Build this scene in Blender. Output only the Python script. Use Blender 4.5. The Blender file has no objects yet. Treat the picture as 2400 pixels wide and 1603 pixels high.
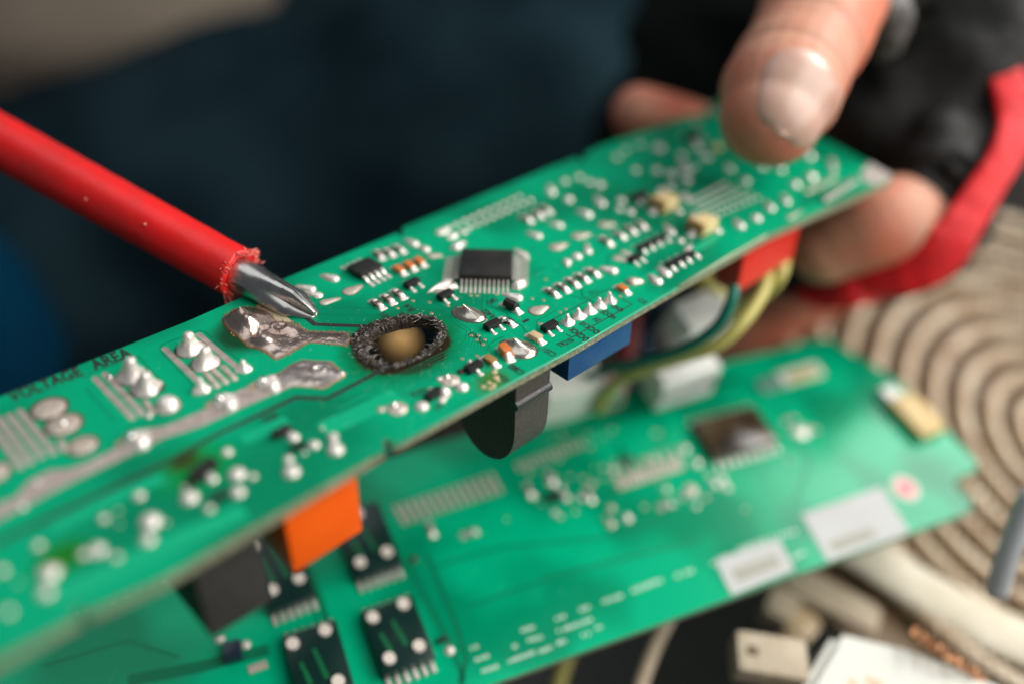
import bpy, bmesh, math, random
import numpy as np
from mathutils import Vector, Matrix, noise
from mathutils.geometry import tessellate_polygon
random.seed(7)
MM = 0.001
sc = bpy.context.scene
COL = sc.collection
V = Vector

# ---------------------------------------------------------------- camera
FPX = 2042.49                      # focal length in pixels of a 2400 px wide frame
CX, CY = 1200.0, 801.5
cam = bpy.data.cameras.new('camera'); camo = bpy.data.objects.new('camera', cam); COL.objects.link(camo)
cam.sensor_width = 36; cam.lens = FPX*36/2400
cam.clip_start = 0.01; cam.clip_end = 20
PITCH = math.radians(42)
CAMW = Matrix.Translation((0, 0, 0.42)) @ Matrix.Rotation(math.pi/2 - PITCH, 4, 'X')
camo.matrix_world = CAMW
sc.camera = camo
FOCUS = 138.0
cam.dof.use_dof = True; cam.dof.focus_distance = 141.0*MM
cam.dof.aperture_fstop = cam.lens/8.4
cam.dof.aperture_blades = 0

# ---------------------------------------------------------------- world and light
w = bpy.data.worlds.new('World'); sc.world = w; w.use_nodes = True
bg = w.node_tree.nodes['Background']; bg.inputs[0].default_value = (0.80, 0.90, 1.0, 1); bg.inputs[1].default_value = 0.11
sc.view_settings.view_transform = 'Standard'; sc.view_settings.look = 'None'
sc.view_settings.exposure = 0.0; sc.view_settings.gamma = 1.0

def cam_dir(x, y, z):               # camera-space direction -> world
    return (CAMW.to_3x3() @ V((x, y, z)))
def area(name, pos_mm, target_mm, size, energy, color, size_y=None):
    l = bpy.data.lights.new(name, 'AREA'); l.energy = energy; l.color = color
    l.size = size
    if size_y: l.shape = 'RECTANGLE'; l.size_y = size_y
    o = bpy.data.objects.new(name, l); COL.objects.link(o)
    o.location = V(pos_mm)*MM
    o.rotation_euler = (V(target_mm)-V(pos_mm)).to_track_quat('-Z', 'Y').to_euler()
    return o

# ---------------------------------------------------------------- picture geometry (mm)
def cp(px, py, d):                  # point seen at pixel, at depth d mm (camera space)
    return V(((px-CX)/FPX*d, -(py-CY)/FPX*d, -d))
CW = Matrix.Translation(CAMW.translation*1000) @ CAMW.to_3x3().to_4x4()
def wp(px, py, d): return CW @ cp(px, py, d)
CAMP = CW.translation

class Frame:
    """a plane in the place: origin, x (along), y (across), z (normal); all mm"""
    def __init__(s, U, Vv, opx, depth):
        x = V((U[0]-CX, -(U[1]-CY), -FPX)).normalized()
        y = V((Vv[0]-CX, -(Vv[1]-CY), -FPX)); y = (y - x*(x@y)).normalized()
        z = x.cross(y)
        R = CW.to_3x3()
        s.x, s.y, s.z = R@x, R@y, R@z
        s.o = wp(opx[0], opx[1], depth)
        s.M = Matrix.Translation(s.o) @ Matrix((s.x, s.y, s.z)).transposed().to_4x4()
        s.Mi = s.M.inverted()
        s.c = s.Mi @ CAMP
    def _ray(s, p): return s.Mi.to_3x3() @ (CW.to_3x3() @ cp(p[0], p[1], 1.0))
    def L(s, p, h=0.0):
        d = s._ray(p); t = (h - s.c.z)/d.z; q = s.c + d*t; return V((q.x, q.y, h))
    def onv(s, p, v0):
        d = s._ray(p); t = (v0 - s.c.y)/d.y; return s.c + d*t
    def onu(s, p, u0):
        d = s._ray(p); t = (u0 - s.c.x)/d.x; return s.c + d*t
    def px(s, q):
        c = CW.inverted() @ (s.M @ V(q)); return (CX + c.x/-c.z*FPX, CY - c.y/-c.z*FPX)
    def height(s, base, tip):         # how high above `base` the pixel `tip` is
        b = s.L(base); best = (1e9, 0)
        for k in range(1, 400):
            h = k*0.02; q = s.px((b.x, b.y, h)); e = abs(q[1]-tip[1])
            if e < best[0]: best = (e, h)
        return best[1]
A = Frame((3762, -587), (-1254, -722), (950, 800), FOCUS)
B = Frame((6870, -493), (-86.6, -1612.6), (1150, 1570), 164.0)

def Zm(x0, y0, s): return lambda x, y: (x0 + x/s, y0 + y/s)
z1 = Zm(0, 750, 3.913); z2 = Zm(500, 650, 3.913); z3 = Zm(640, 520, 5.8075); z4 = Zm(1000, 540, 4.696)
z5 = Zm(850, 780, 4.696); z6 = Zm(0, 950, 2.609); z7 = Zm(1400, 200, 3.336); z8 = Zm(1300, 520, 5.218); z9 = Zm(1000, 400, 4.696)
zl = Zm(300, 1050, 2.609); zm = Zm(1000, 1000, 2.6); zr = Zm(1300, 550, 2.091)

# ---------------------------------------------------------------- materials
def mat(name, col, rough=0.5, metal=0.0, spec=0.5, var=None, scale=300, bump=0.0, bscale=800, coat=0.0, sss=0.0, detail=4, rvar=0.0, sheen=0.0):
    m = bpy.data.materials.new(name); m.use_nodes = True
    nt = m.node_tree; n = nt.nodes; p = n['Principled BSDF']
    p.inputs['Base Color'].default_value = (*col, 1); p.inputs['Roughness'].default_value = rough
    p.inputs['Metallic'].default_value = metal; p.inputs['Specular IOR Level'].default_value = spec
    p.inputs['Coat Weight'].default_value = coat; p.inputs['Coat Roughness'].default_value = 0.12
    if sheen: p.inputs['Sheen Weight'].default_value = sheen
    if sss:
        p.inputs['Subsurface Weight'].default_value = sss; p.inputs['Subsurface Radius'].default_value = (3.6, 1.2, 0.6)
        p.inputs['Subsurface Scale'].default_value = 0.001
    tc = n.new('ShaderNodeTexCoord')
    if var is not None:
        t = n.new('ShaderNodeTexNoise'); t.inputs['Scale'].default_value = scale; t.inputs['Detail'].default_value = detail
        nt.links.new(tc.outputs['Object'], t.inputs['Vector'])
        r = n.new('ShaderNodeValToRGB'); r.color_ramp.elements[0].position = 0.35; r.color_ramp.elements[1].position = 0.65
        r.color_ramp.elements[0].color = (*col, 1); r.color_ramp.elements[1].color = (*var, 1)
        nt.links.new(t.outputs['Fac'], r.inputs['Fac']); nt.links.new(r.outputs['Color'], p.inputs['Base Color'])
        if rvar:
            mr = n.new('ShaderNodeMapRange'); mr.inputs['To Min'].default_value = max(0, rough-rvar); mr.inputs['To Max'].default_value = rough+rvar
            nt.links.new(t.outputs['Fac'], mr.inputs['Value']); nt.links.new(mr.outputs['Result'], p.inputs['Roughness'])
    if bump:
        t2 = n.new('ShaderNodeTexNoise'); t2.inputs['Scale'].default_value = bscale; t2.inputs['Detail'].default_value = 5
        nt.links.new(tc.outputs['Object'], t2.inputs['Vector'])
        b = n.new('ShaderNodeBump'); b.inputs['Strength'].default_value = 1.0; b.inputs['Distance'].default_value = bump*MM
        nt.links.new(t2.outputs['Fac'], b.inputs['Height']); nt.links.new(b.outputs['Normal'], p.inputs['Normal'])
    return m
M = {}
M['solder'] = mat('solder', (0.86, 0.80, 0.755), 0.28, 0.45, var=(0.68, 0.59, 0.53), scale=900, bump=0.05, bscale=1500, rvar=0.08)
M['dull_solder'] = mat('dull_solder', (0.50, 0.42, 0.35), 0.45, 0.5, var=(0.62, 0.53, 0.45), scale=900, bump=0.06, bscale=1800)
M['tin'] = mat('tin', (0.46, 0.37, 0.33), 0.40, 0.55, var=(0.60, 0.50, 0.45), scale=700, bump=0.05, bscale=2200, rvar=0.1)
M['bright'] = mat('bright_solder', (0.92, 0.89, 0.86), 0.14, 1.0, bump=0.03, bscale=900)
M['flux'] = mat('flux_ring', (0.035, 0.020, 0.012), 0.3, var=(0.07, 0.035, 0.015), scale=1500)
M['black'] = mat('black_epoxy', (0.009, 0.009, 0.009), 0.4, spec=.35, var=(0.016, 0.015, 0.014), scale=500, bump=0.02, bscale=2500)
M['chip'] = mat('chip_epoxy', (0.013, 0.013, 0.013), 0.5, spec=.25, var=(0.024, 0.022, 0.021), scale=260, bump=0.015, bscale=3500, rvar=0.08)
M['ink'] = mat('black_ink', (0.012, 0.014, 0.013), 0.5)
M['ceramic'] = mat('tan_ceramic', (0.50, 0.36, 0.20), 0.4, var=(0.58, 0.44, 0.27), scale=800)
M['orange_cap'] = mat('orange_glass', (0.60, 0.17, 0.04), 0.25, coat=0.5)
M['rescoat'] = mat('resistor_coat', (0.07, 0.05, 0.04), 0.35, var=(0.16, 0.12, 0.09), scale=900)
M['yellow_cap'] = mat('yellow_moulding', (0.72, 0.55, 0.26), 0.45, var=(0.78, 0.62, 0.34), scale=300)
M['yellow_dark'] = mat('polarity_bar', (0.30, 0.17, 0.05), 0.45)
M['orange'] = mat('orange_plastic', (0.95, 0.13, 0.006), 0.5, spec=.2, var=(0.90, 0.115, 0.006), scale=120, bump=0.02, bscale=900)
M['relay'] = mat('charcoal_plastic', (0.036, 0.035, 0.032), 0.6, spec=.25, var=(0.044, 0.042, 0.038), scale=500, bump=0.02, bscale=3000)
M['matte'] = mat('grained_charcoal', (0.050, 0.045, 0.038), 0.5, var=(0.075, 0.068, 0.058), scale=1800, bump=0.05, bscale=5000)
M['blue'] = mat('blue_plastic', (0.010, 0.075, 0.21), 0.42, spec=.3, var=(0.022, 0.095, 0.23), scale=250, bump=0.03, bscale=900)
M['red_conn'] = mat('red_nylon', (0.80, 0.035, 0.02), 0.35, var=(0.74, 0.03, 0.02), scale=200)
M['wire_y'] = mat('yellow_insulation', (0.50, 0.45, 0.12), 0.35)
M['wire_g'] = mat('green_insulation', (0.0, 0.17, 0.115), 0.35)
M['navy'] = mat('navy_insulation', (0.0, 0.05, 0.12), 0.4)
M['maroon'] = mat('maroon_insulation', (0.20, 0.02, 0.02), 0.4)
M['white'] = mat('white_nylon', (0.82, 0.82, 0.79), 0.45, var=(0.66, 0.66, 0.62), scale=100)
M['greywhite'] = mat('greyish_plastic', (0.74, 0.77, 0.68), 0.5, var=(0.80, 0.82, 0.75), scale=60)
M['label'] = mat('paper_label', (0.50, 0.51, 0.50), 0.6, var=(0.46, 0.47, 0.45), scale=80)
M['labelprint'] = mat('faded_print', (0.34, 0.34, 0.28), 0.6)
M['pink'] = mat('pink_print', (0.80, 0.16, 0.20), 0.6)
M['pinkring'] = mat('pale_pink_print', (0.70, 0.55, 0.50), 0.6)
M['yellow_tape'] = mat('yellow_block', (0.52, 0.35, 0.11), 0.5, var=(0.60, 0.44, 0.20), scale=90)
M['steel'] = mat('steel', (0.50, 0.47, 0.44), 0.27, 1.0, var=(0.62, 0.59, 0.56), scale=350, bump=0.02, bscale=1200, rvar=0.08)
M['sleeve'] = mat('red_pvc', (0.78, 0.008, 0.008), 0.40, var=(0.60, 0.014, 0.012), scale=140, bump=0.05, bscale=700)
M['sleeve_worn'] = mat('frayed_pvc', (0.72, 0.20, 0.15), 0.6, var=(0.6, 0.10, 0.08), scale=900)
M['skin'] = mat('skin', (0.54, 0.275, 0.185), 0.52, spec=.3, var=(0.64, 0.19, 0.115), scale=60, bump=0.15, bscale=900, sss=0.3, detail=2)
M['nail'] = mat('nail', (0.60, 0.31, 0.23), 0.32, var=(0.68, 0.42, 0.33), scale=90, coat=0.15, sss=0.2)
M['glove'] = mat('black_leather', (0.012, 0.013, 0.0125), 0.62, spec=.3, var=(0.030, 0.030, 0.028), scale=90, bump=0.6, bscale=260)
M['trim'] = mat('red_elastic', (0.85, 0.004, 0.010), 0.6, var=(0.66, 0.006, 0.010), scale=250, bump=0.15, bscale=900)
M['denim'] = mat('denim', (0.002, 0.008, 0.012), 0.9, spec=0.05, var=(0.010, 0.024, 0.031), scale=14, bump=0.3, bscale=900)
M['denim_blue'] = mat('blue_shirt', (0.010, 0.10, 0.20), 0.8, spec=.1, var=(0.015, 0.14, 0.26), scale=14)
M['cushion'] = mat('taupe_cloth', (0.14, 0.115, 0.09), 0.9, spec=.05, var=(0.165, 0.135, 0.105), scale=14)
M['coil'] = mat('tan_cord', (0.44, 0.30, 0.18), 0.42, var=(0.76, 0.64, 0.48), scale=120, bump=0.5, bscale=500)
M['rim'] = mat('cream_rim', (0.58, 0.52, 0.39), 0.65, var=(0.66, 0.61, 0.49), scale=120, bump=0.3, bscale=300)
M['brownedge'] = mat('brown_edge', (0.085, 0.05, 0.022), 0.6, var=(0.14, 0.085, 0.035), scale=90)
M['dark'] = mat('dark_housing', (0.016, 0.020, 0.017), 0.5, var=(0.028, 0.033, 0.028), scale=30)
M['floor'] = mat('dark_floor', (0.030, 0.026, 0.020), 0.7, var=(0.045, 0.038, 0.03), scale=6)
M['cream'] = mat('cream_plastic', (0.46, 0.39, 0.28), 0.6, var=(0.34, 0.27, 0.18), scale=120, bump=0.3, bscale=300)
M['grey_rod'] = mat('grey_rod', (0.38, 0.40, 0.40), 0.4)
M['varistor'] = mat('ochre_lacquer', (0.95, 0.56, 0.20), 0.5, var=(0.90, 0.52, 0.17), scale=200)
M['copper'] = mat('copper_wire', (0.75, 0.38, 0.20), 0.3, 0.9)
M['char'] = mat('char', (0.006, 0.005, 0.0045), 0.4, var=(0.055, 0.034, 0.020), scale=1700, bump=0.25, bscale=2600, detail=6)
M['ash'] = mat('ash_fibre', (0.62, 0.57, 0.52), 0.35, var=(0.03, 0.025, 0.02), scale=900)
M['via_shade'] = mat('via_shade', (0.008, 0.008, 0.007), 0.8)
M['edge'] = mat('fibreglass_edge', (0.15, 0.19, 0.10), 0.6, var=(0.34, 0.34, 0.22), scale=1400, bump=0.25, bscale=2600, detail=6)
M['mark'] = mat('white_ink', (0.60, 0.72, 0.62), 0.6)
M['white_enamel'] = mat('white_enamel', (0.64, 0.65, 0.59), 0.4, var=(0.58, 0.59, 0.52), scale=30)
M['gold_print'] = mat('tan_print', (0.62, 0.48, 0.30), 0.5)

def board_mat(name, col, dark, scorch=None, rough=0.34, spec=0.08):
    m = mat(name, col, rough, spec=spec, bump=0.0)
    nt = m.node_tree; n = nt.nodes; p = n['Principled BSDF']
    tc = n.new('ShaderNodeTexCoord')
    t = n.new('ShaderNodeTexNoise'); t.inputs['Scale'].default_value = 38; t.inputs['Detail'].default_value = 1.5
    nt.links.new(tc.outputs['Object'], t.inputs['Vector'])
    r = n.new('ShaderNodeValToRGB'); r.color_ramp.elements[0].position = 0.42; r.color_ramp.elements[1].position = 0.54
    r.color_ramp.elements[0].color = (*dark, 1); r.color_ramp.elements[1].color = (*col, 1)
    nt.links.new(t.outputs['Fac'], r.inputs['Fac'])
    # fine weave and dust
    t2 = n.new('ShaderNodeTexNoise'); t2.inputs['Scale'].default_value = 2600; t2.inputs['Detail'].default_value = 3
    nt.links.new(tc.outputs['Object'], t2.inputs['Vector'])
    r2 = n.new('ShaderNodeValToRGB'); r2.color_ramp.elements[0].position = 0.69; r2.color_ramp.elements[1].position = 0.76
    r2.color_ramp.elements[0].color = (0, 0, 0, 1); r2.color_ramp.elements[1].color = (0.6, 0.6, 0.6, 1)
    nt.links.new(t2.outputs['Fac'], r2.inputs['Fac'])
    mx = n.new('ShaderNodeMix'); mx.data_type = 'RGBA'
    nt.links.new(r2.outputs['Color'], mx.inputs[0]); nt.links.new(r.outputs['Color'], mx.inputs[6]); mx.inputs[7].default_value = (0.45, 0.62, 0.50, 1)
    last = mx.outputs[2]
    if scorch:
        t3 = n.new('ShaderNodeTexNoise'); t3.inputs['Scale'].default_value = 420; t3.inputs['Detail'].default_value = 6
        nt.links.new(tc.outputs['Object'], t3.inputs['Vector'])
        for (c, rad, ex, ang, colr, r0) in scorch:   # stain with an elliptical shape
            mp = n.new('ShaderNodeMapping'); mp.vector_type = 'TEXTURE'
            mp.inputs['Location'].default_value = (c.x*MM, c.y*MM, 0); mp.inputs['Rotation'].default_value = (0, 0, ang)
            mp.inputs['Scale'].default_value = (rad*ex*MM, rad*MM, 1)
            nt.links.new(tc.outputs['Object'], mp.inputs['Vector'])
            ln = n.new('ShaderNodeVectorMath'); ln.operation = 'LENGTH'; nt.links.new(mp.outputs['Vector'], ln.inputs[0])
            ad = n.new('ShaderNodeMath'); ad.operation = 'MULTIPLY_ADD'; ad.inputs[1].default_value = 0.22; ad.inputs[2].default_value = -0.11
            nt.links.new(t3.outputs['Fac'], ad.inputs[0])
            ad2 = n.new('ShaderNodeMath'); ad2.operation = 'ADD'; nt.links.new(ad.outputs[0], ad2.inputs[0]); nt.links.new(ln.outputs['Value'], ad2.inputs[1])
            mr = n.new('ShaderNodeMapRange'); mr.interpolation_type = 'SMOOTHSTEP'
            mr.inputs['From Min'].default_value = r0; mr.inputs['From Max'].default_value = 1.0; mr.inputs['To Min'].default_value = 1; mr.inputs['To Max'].default_value = 0
            nt.links.new(ad2.outputs[0], mr.inputs['Value'])
            m2 = n.new('ShaderNodeMix'); m2.data_type = 'RGBA'
            nt.links.new(mr.outputs['Result'], m2.inputs[0]); nt.links.new(last, m2.inputs[6]); m2.inputs[7].default_value = (*colr, 1)
            last = m2.outputs[2]
    nt.links.new(last, p.inputs['Base Color'])
    b = n.new('ShaderNodeBump'); b.inputs['Strength'].default_value = 1; b.inputs['Distance'].default_value = 0.02*MM
    t4 = n.new('ShaderNodeTexNoise'); t4.inputs['Scale'].default_value = 500; nt.links.new(tc.outputs['Object'], t4.inputs['Vector'])
    nt.links.new(t4.outputs['Fac'], b.inputs['Height']); nt.links.new(b.outputs['Normal'], p.inputs['Normal'])
    return m

# ---------------------------------------------------------------- object helpers
def tag(o, label=None, cat=None, group=None, kind=None):
    if label: o['label'] = label
    if cat: o['category'] = cat
    if group: o['group'] = group
    if kind: o['kind'] = kind
    return o
def link(name, me, mt, parent=None, M4=None, smooth=True, scale=None):
    o = bpy.data.objects.new(name, me); COL.objects.link(o)
    if mt is not None and not me.materials:
        for mm in (mt if isinstance(mt, (list, tuple)) else [mt]): me.materials.append(mm)
    if parent: o.parent = parent
    if M4 is not None:
        T = M4.copy(); T.translation = T.translation*MM; o.matrix_local = T
    return o
def mesh(name, vs, fs, smooth=True, mats=None, fmat=None, sharp=None):
    me = bpy.data.meshes.new(name)
    me.from_pydata([(v[0]*MM, v[1]*MM, v[2]*MM) for v in vs], [], fs)
    me.validate(); me.update()
    bm = bmesh.new(); bm.from_mesh(me); bmesh.ops.recalc_face_normals(bm, faces=bm.faces); bm.to_mesh(me); bm.free()
    if smooth: me.shade_smooth()
    else: me.shade_flat()
    if sharp: 
        try: me.set_sharp_from_angle(angle=math.radians(sharp))
        except Exception: pass
    if fmat:
        for p, k in zip(me.polygons, fmat): p.material_index = k
    return me
def ob(name, vs, fs, mt, parent=None, M4=None, smooth=True, sharp=None):
    return link(name, mesh(name, vs, fs, smooth, sharp=sharp), mt, parent, M4)
def empty(name, M4):
    o = bpy.data.objects.new(name, None); COL.objects.link(o); o.empty_display_size = 0.01
    T = M4.copy(); T.translation = T.translation*MM; o.matrix_world = T
    return o
def at(x, y, z=0, rz=0, s=(1, 1, 1)):
    return Matrix.Translation((x, y, z)) @ Matrix.Rotation(rz, 4, 'Z') @ Matrix.Diagonal((*s, 1))
def bevbox(x0, x1, y0, y1, z0, z1, bev=0.2, seg=2):
    bm = bmesh.new(); bmesh.ops.create_cube(bm, size=1)
    for v in bm.verts: v.co = V(((x0+x1)/2+v.co.x*(x1-x0), (y0+y1)/2+v.co.y*(y1-y0), (z0+z1)/2+v.co.z*(z1-z0)))
    if bev: bmesh.ops.bevel(bm, geom=list(bm.edges), offset=bev, segments=seg, affect='EDGES', profile=0.6)
    vs = [v.co.copy() for v in bm.verts]; bm.verts.index_update(); fs = [[v.index for v in f.verts] for f in bm.faces]; bm.free()
    return vs, fs
def box(name, b, mt, parent=None, M4=None, bev=0.2, sharp=40):
    vs, fs = bevbox(*b, bev=bev); return ob(name, vs, fs, mt, parent, M4, True, sharp)
def merge(parts):
    vs, fs = [], []
    for a, b in parts:
        k = len(vs); vs += list(a); fs += [[i+k for i in f] for f in b]
    return vs, fs
def tube(path, rad, n=12, caps=True, flat=1.0, up=None):
    """sweep; rad number or list; path list of Vector"""
    path = [V(p) for p in path]; N = len(path)
    R = rad if isinstance(rad, (list, tuple)) else [rad]*N
    vs, fs = [], []
    t0 = (path[1]-path[0]).normalized()
    u = up.copy() if up else t0.orthogonal()
    for i, p in enumerate(path):
        t = (path[min(i+1, N-1)]-path[max(i-1, 0)]).normalized()
        u = (u - t*(u@t)).normalized(); s = t.cross(u)
        for k in range(n):
            a = 2*math.pi*k/n
            vs.append(p + u*math.cos(a)*R[i] + s*math.sin(a)*R[i]*flat)
    for i in range(N-1):
        for k in range(n):
            a, b = i*n+k, i*n+(k+1) % n; fs.append([a, b, b+n, a+n])
    if caps: fs.append(list(range(n))[::-1]); fs.append([(N-1)*n+k for k in range(n)])
    return vs, fs
def smooth_path(pts, n=8):
    pts = [V(p) for p in pts]; out = []
    P = [pts[0]*2-pts[1]] + pts + [pts[-1]*2-pts[-2]]
    for i in range(1, len(P)-2):
        for k in range(n):
            t = k/n
            out.append(0.5*((2*P[i]) + (P[i+1]-P[i-1])*t + (2*P[i-1]-5*P[i]+4*P[i+1]-P[i+2])*t*t + (3*P[i]-P[i-1]-3*P[i+1]+P[i+2])*t**3))
    out.append(pts[-1]); return out
def prism(poly, z0, z1, holes=()):
    """polygon with holes extruded, returns verts, faces, face-kind (0 top,1 other)"""
    loops = [[V((p[0], p[1], 0)) for p in poly]] + [[V((p[0], p[1], 0)) for p in h] for h in holes]
    tri = tessellate_polygon(loops)
    flat = [p for l in loops for p in l]; n = len(flat)
    vs = [V((p.x, p.y, z1)) for p in flat] + [V((p.x, p.y, z0)) for p in flat]
    fs, km = [], []
    for t in tri: fs.append(list(t)); km.append(0)
    for t in tri: fs.append([i+n for i in t][::-1]); km.append(1)
    k = 0
    for l in loops:
        m = len(l)
        for i in range(m):
            a, b = k+i, k+(i+1) % m; fs.append([a, b, b+n, a+n]); km.append(1)
        k += m
    return vs, fs, km
def sheet(name, poly, h, mt, parent, th=0.02):
    vs, fs, km = prism(poly, h-th, h)
    return ob(name, vs, fs, mt, parent, smooth=False)
def strip(pts, wdt):                 # polyline of given width as polygon
    pts = [V((p[0], p[1])) for p in pts]; L_, R_ = [], []
    for i, p in enumerate(pts):
        a = pts[max(i-1, 0)]; b = pts[min(i+1, len(pts)-1)]; t = (b-a).normalized()
        if 0 < i < len(pts)-1:
            t1 = (p-a).normalized(); t2 = (b-p).normalized(); t = (t1+t2).normalized(); k = 1/max(0.4, t@t1)
        else: k = 1
        nn = V((-t.y, t.x))*wdt/2*k
        L_.append(p+nn); R_.append(p-nn)
    return L_ + R_[::-1]
def dome(outline, centre, h, rings=7, prof=0.55, lump=0.0, seed=0, top=None):
    n = len(outline); vs, fs = [], []
    for r in range(rings):
        s = 1 - r/rings; z = h*(max(0.0, 1-s**2))**prof
        c = V(centre) if top is None else V(centre).lerp(V(top), (1-s)**1.3)
        for k in range(n):
            p = V((centre[0], centre[1])) + (V(outline[k][:2])-V((centre[0], centre[1])))*s
            if top is not None: p += (V(top[:2])-V(centre[:2]))*(1-s)**1.3
            dz = lump*h*noise.noise(V((p.x*1.3+seed*7.7, p.y*1.3, seed*3.1)))*(1-s**4) if lump else 0
            vs.append(V((p.x, p.y, z+dz)))
    tp = V(top) if top is not None else V((centre[0], centre[1], h))
    vs.append(V((tp.x, tp.y, h*(1 if top is None else 1))))
    for r in range(rings-1):
        for k in range(n):
            a, b = r*n+k, r*n+(k+1) % n; fs.append([a, b, b+n, a+n])
    for k in range(n): fs.append([(rings-1)*n+k, (rings-1)*n+(k+1) % n, rings*n])
    return vs, fs
def teardrop_outline(L_, r, rt, n=22):   # head at origin radius r, tail at distance L_ along +x with radius rt
    o = []
    if L_ < 0.05: return [(r*math.cos(2*math.pi*k/n), r*math.sin(2*math.pi*k/n)) for k in range(n)]
    a = math.acos(max(-1, min(1, (r-rt)/max(L_, r-rt+1e-6))))
    m = n-6
    for k in range(m+1):
        t = a + (2*math.pi-2*a)*k/m; o.append((r*math.cos(t), r*math.sin(t)))
    for k in range(5):
        t = -a + 2*a*(k+0.5)/5; o.append((L_+rt*math.cos(t), rt*math.sin(t)))
    return o

def inside(p, poly):
    c = False; n = len(poly)
    for i in range(n):
        a, b = poly[i], poly[(i+1) % n]
        if (a[1] > p[1]) != (b[1] > p[1]) and p[0] < (b[0]-a[0])*(p[1]-a[1])/(b[1]-a[1])+a[0]: c = not c
    return c
# ================================================================= BOARD A (burnt board held in the hand)
P = lambda p, h=0.0: A.L(p, h)
TH = 1.6
outA = [(-420, 1093), (0, 929), (447, 750), (666, 654), (933, 546), (938, 555), (946, 549), (943, 534), (1000, 511), (1266, 404), (1352, 371), (1362, 380), (1372, 374), (1374, 360),
        (1400, 347), (1610, 272), (1690, 232), (1840, 290), (1945, 334), (2075, 402), (2093, 414), (2084, 424), (1796, 553), (1592, 670), (1350, 812), (1100, 947), (935, 1036), (920, 1040), (912, 1028), (897, 1032), (902, 1052), (850, 1085),
        (379, 1358), (214, 1432), (200, 1436), (192, 1422), (176, 1428), (180, 1448), (-60, 1572), (-420, 1760)]
hin = [z2(*p) for p in [(1450, 520), (1550, 455), (1700, 412), (1850, 390), (1970, 400), (2045, 465), (2050, 550), (1970, 650), (1870, 725), (1720, 795), (1600, 812), (1510, 775), (1440, 700), (1425, 610)]]
hout = [z2(*p) for p in [(1235, 600), (1260, 530), (1350, 455), (1500, 392), (1700, 352), (1900, 338), (2050, 368), (2130, 430), (2155, 510), (2110, 610), (1990, 705), (1850, 775), (1680, 835), (1500, 835), (1370, 790), (1280, 700)]]
hc = P(z2(1730, 620))
HIN = [hc+(P(p)-hc)*1.03 for p in hin]; HOUT = [hc+(P(p)-hc)*0.975 for p in hout]
def at_angle(poly, c, th):
    d = V((math.cos(th), math.sin(th))); best = 0
    for i in range(len(poly)):
        a = V(poly[i][:2])-V(c[:2]); b = V(poly[(i+1) % len(poly)][:2])-V(c[:2]); e = b-a
        den = d.x*e.y-d.y*e.x
        if abs(den) < 1e-9: continue
        t = (a.x*e.y-a.y*e.x)/den; u = (a.x*d.y-a.y*d.x)/den
        if t > 0 and -1e-6 <= u <= 1+1e-6: best = max(best, t)
    return V(c[:2]) + d*best
hole_loop = []
for k in range(72):
    th = 2*math.pi*k/72; a = at_angle(HIN, hc, th); b = at_angle(HOUT, hc, th)
    hole_loop.append(a.lerp(b, 0.35 + 0.25*noise.noise(V((k*0.7, 1, 2)))))
GREEN = (0.000, 0.310, 0.150); GDARK = (0.000, 0.185, 0.088)
M['pcb'] = board_mat('solder_mask', GREEN, GDARK, scorch=[
    (hc, 10.6, 1.15, 0.15, (0.001, 0.13, 0.045), 0.62), (hc, 8.0, 1.08, 0.12, (0.020, 0.014, 0.006), 0.86),
    (P(z2(330, 500)), 7.2, 1.15, 0.1, (0.006, 0.05, 0.02), 0.45),
    (P((455, 1095)), 6.5, 1.1, 0, (0.002, 0.26, 0.05), 0.1), (P(z6(1130, 340)), 2.4, 1.5, 0.2, (0.03, 0.05, 0.01), 0.2),
    (P(z6(380, 930)), 4.0, 1.2, 0, (0.01, 0.15, 0.01), 0.2), (P(z5(1420, 530)), 3.8, 1.3, 0.5, (0.05, 0.16, 0.03), 0.1)])
boardA = empty('circuit_board', A.M)
tag(boardA, 'bright green circuit board with a burnt hole through it, gripped by the gloved hand', 'circuit board')
vs, fs, km = prism([P(p) for p in outA], -TH, 0, [hole_loop])
me = mesh('substrate', vs, fs, False, fmat=None); 
for p in me.polygons:
    pass
sub = link('substrate', me, [M['pcb'], M['edge']], boardA)
for p in me.polygons:
    if abs(p.normal.z) < 0.5: p.material_index = 1
# --- thin raised copper traces under the mask
M['trace'] = mat('masked_copper', (0.0, 0.35, 0.17), 0.32, spec=.25); M['gap'] = mat('masked_gap', (0.0, 0.15, 0.07), 0.34, spec=.22)
def px_strip(name, pts, wdt, mt, h=0.03, parent=None):
    return sheet(name, strip([P(p) for p in pts], wdt), h, mt, parent or boardA)
def offset_line(pts, d):
    q = [P(p) for p in pts]; out = []
    for i, p in enumerate(q):
        a = q[max(i-1, 0)]; b = q[min(i+1, len(q)-1)]
        t1 = (p-a).normalized() if i else (b-p).normalized(); t2 = (b-p).normalized() if i < len(q)-1 else t1
        t = (t1+t2).normalized(); nn = V((-t.y, t.x, 0))/max(0.5, t@t1); out.append(p + nn*d)
    return out
base = [(560, 1048), (694, 958), (775, 955), (900, 893), z5(1118, 100), z4(420, 1215), z4(440, 1110), z4(150, 912), z2(1840, 305), z2(1620, 345)]
for k in range(9):
    q = offset_line(base, -k*0.62)
    q = q[:5] + [q[5].lerp(q[6], 0.5)] if k > 1 else q
    if k > 1: q = offset_line(base, -k*0.62)[:5] + [P(z4(470+22*k, 1215-4*k))]
    sheet('trace', strip(q, 0.14), 0.012+0.001*(k % 2), M['gap'], boardA, th=0.01)
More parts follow.
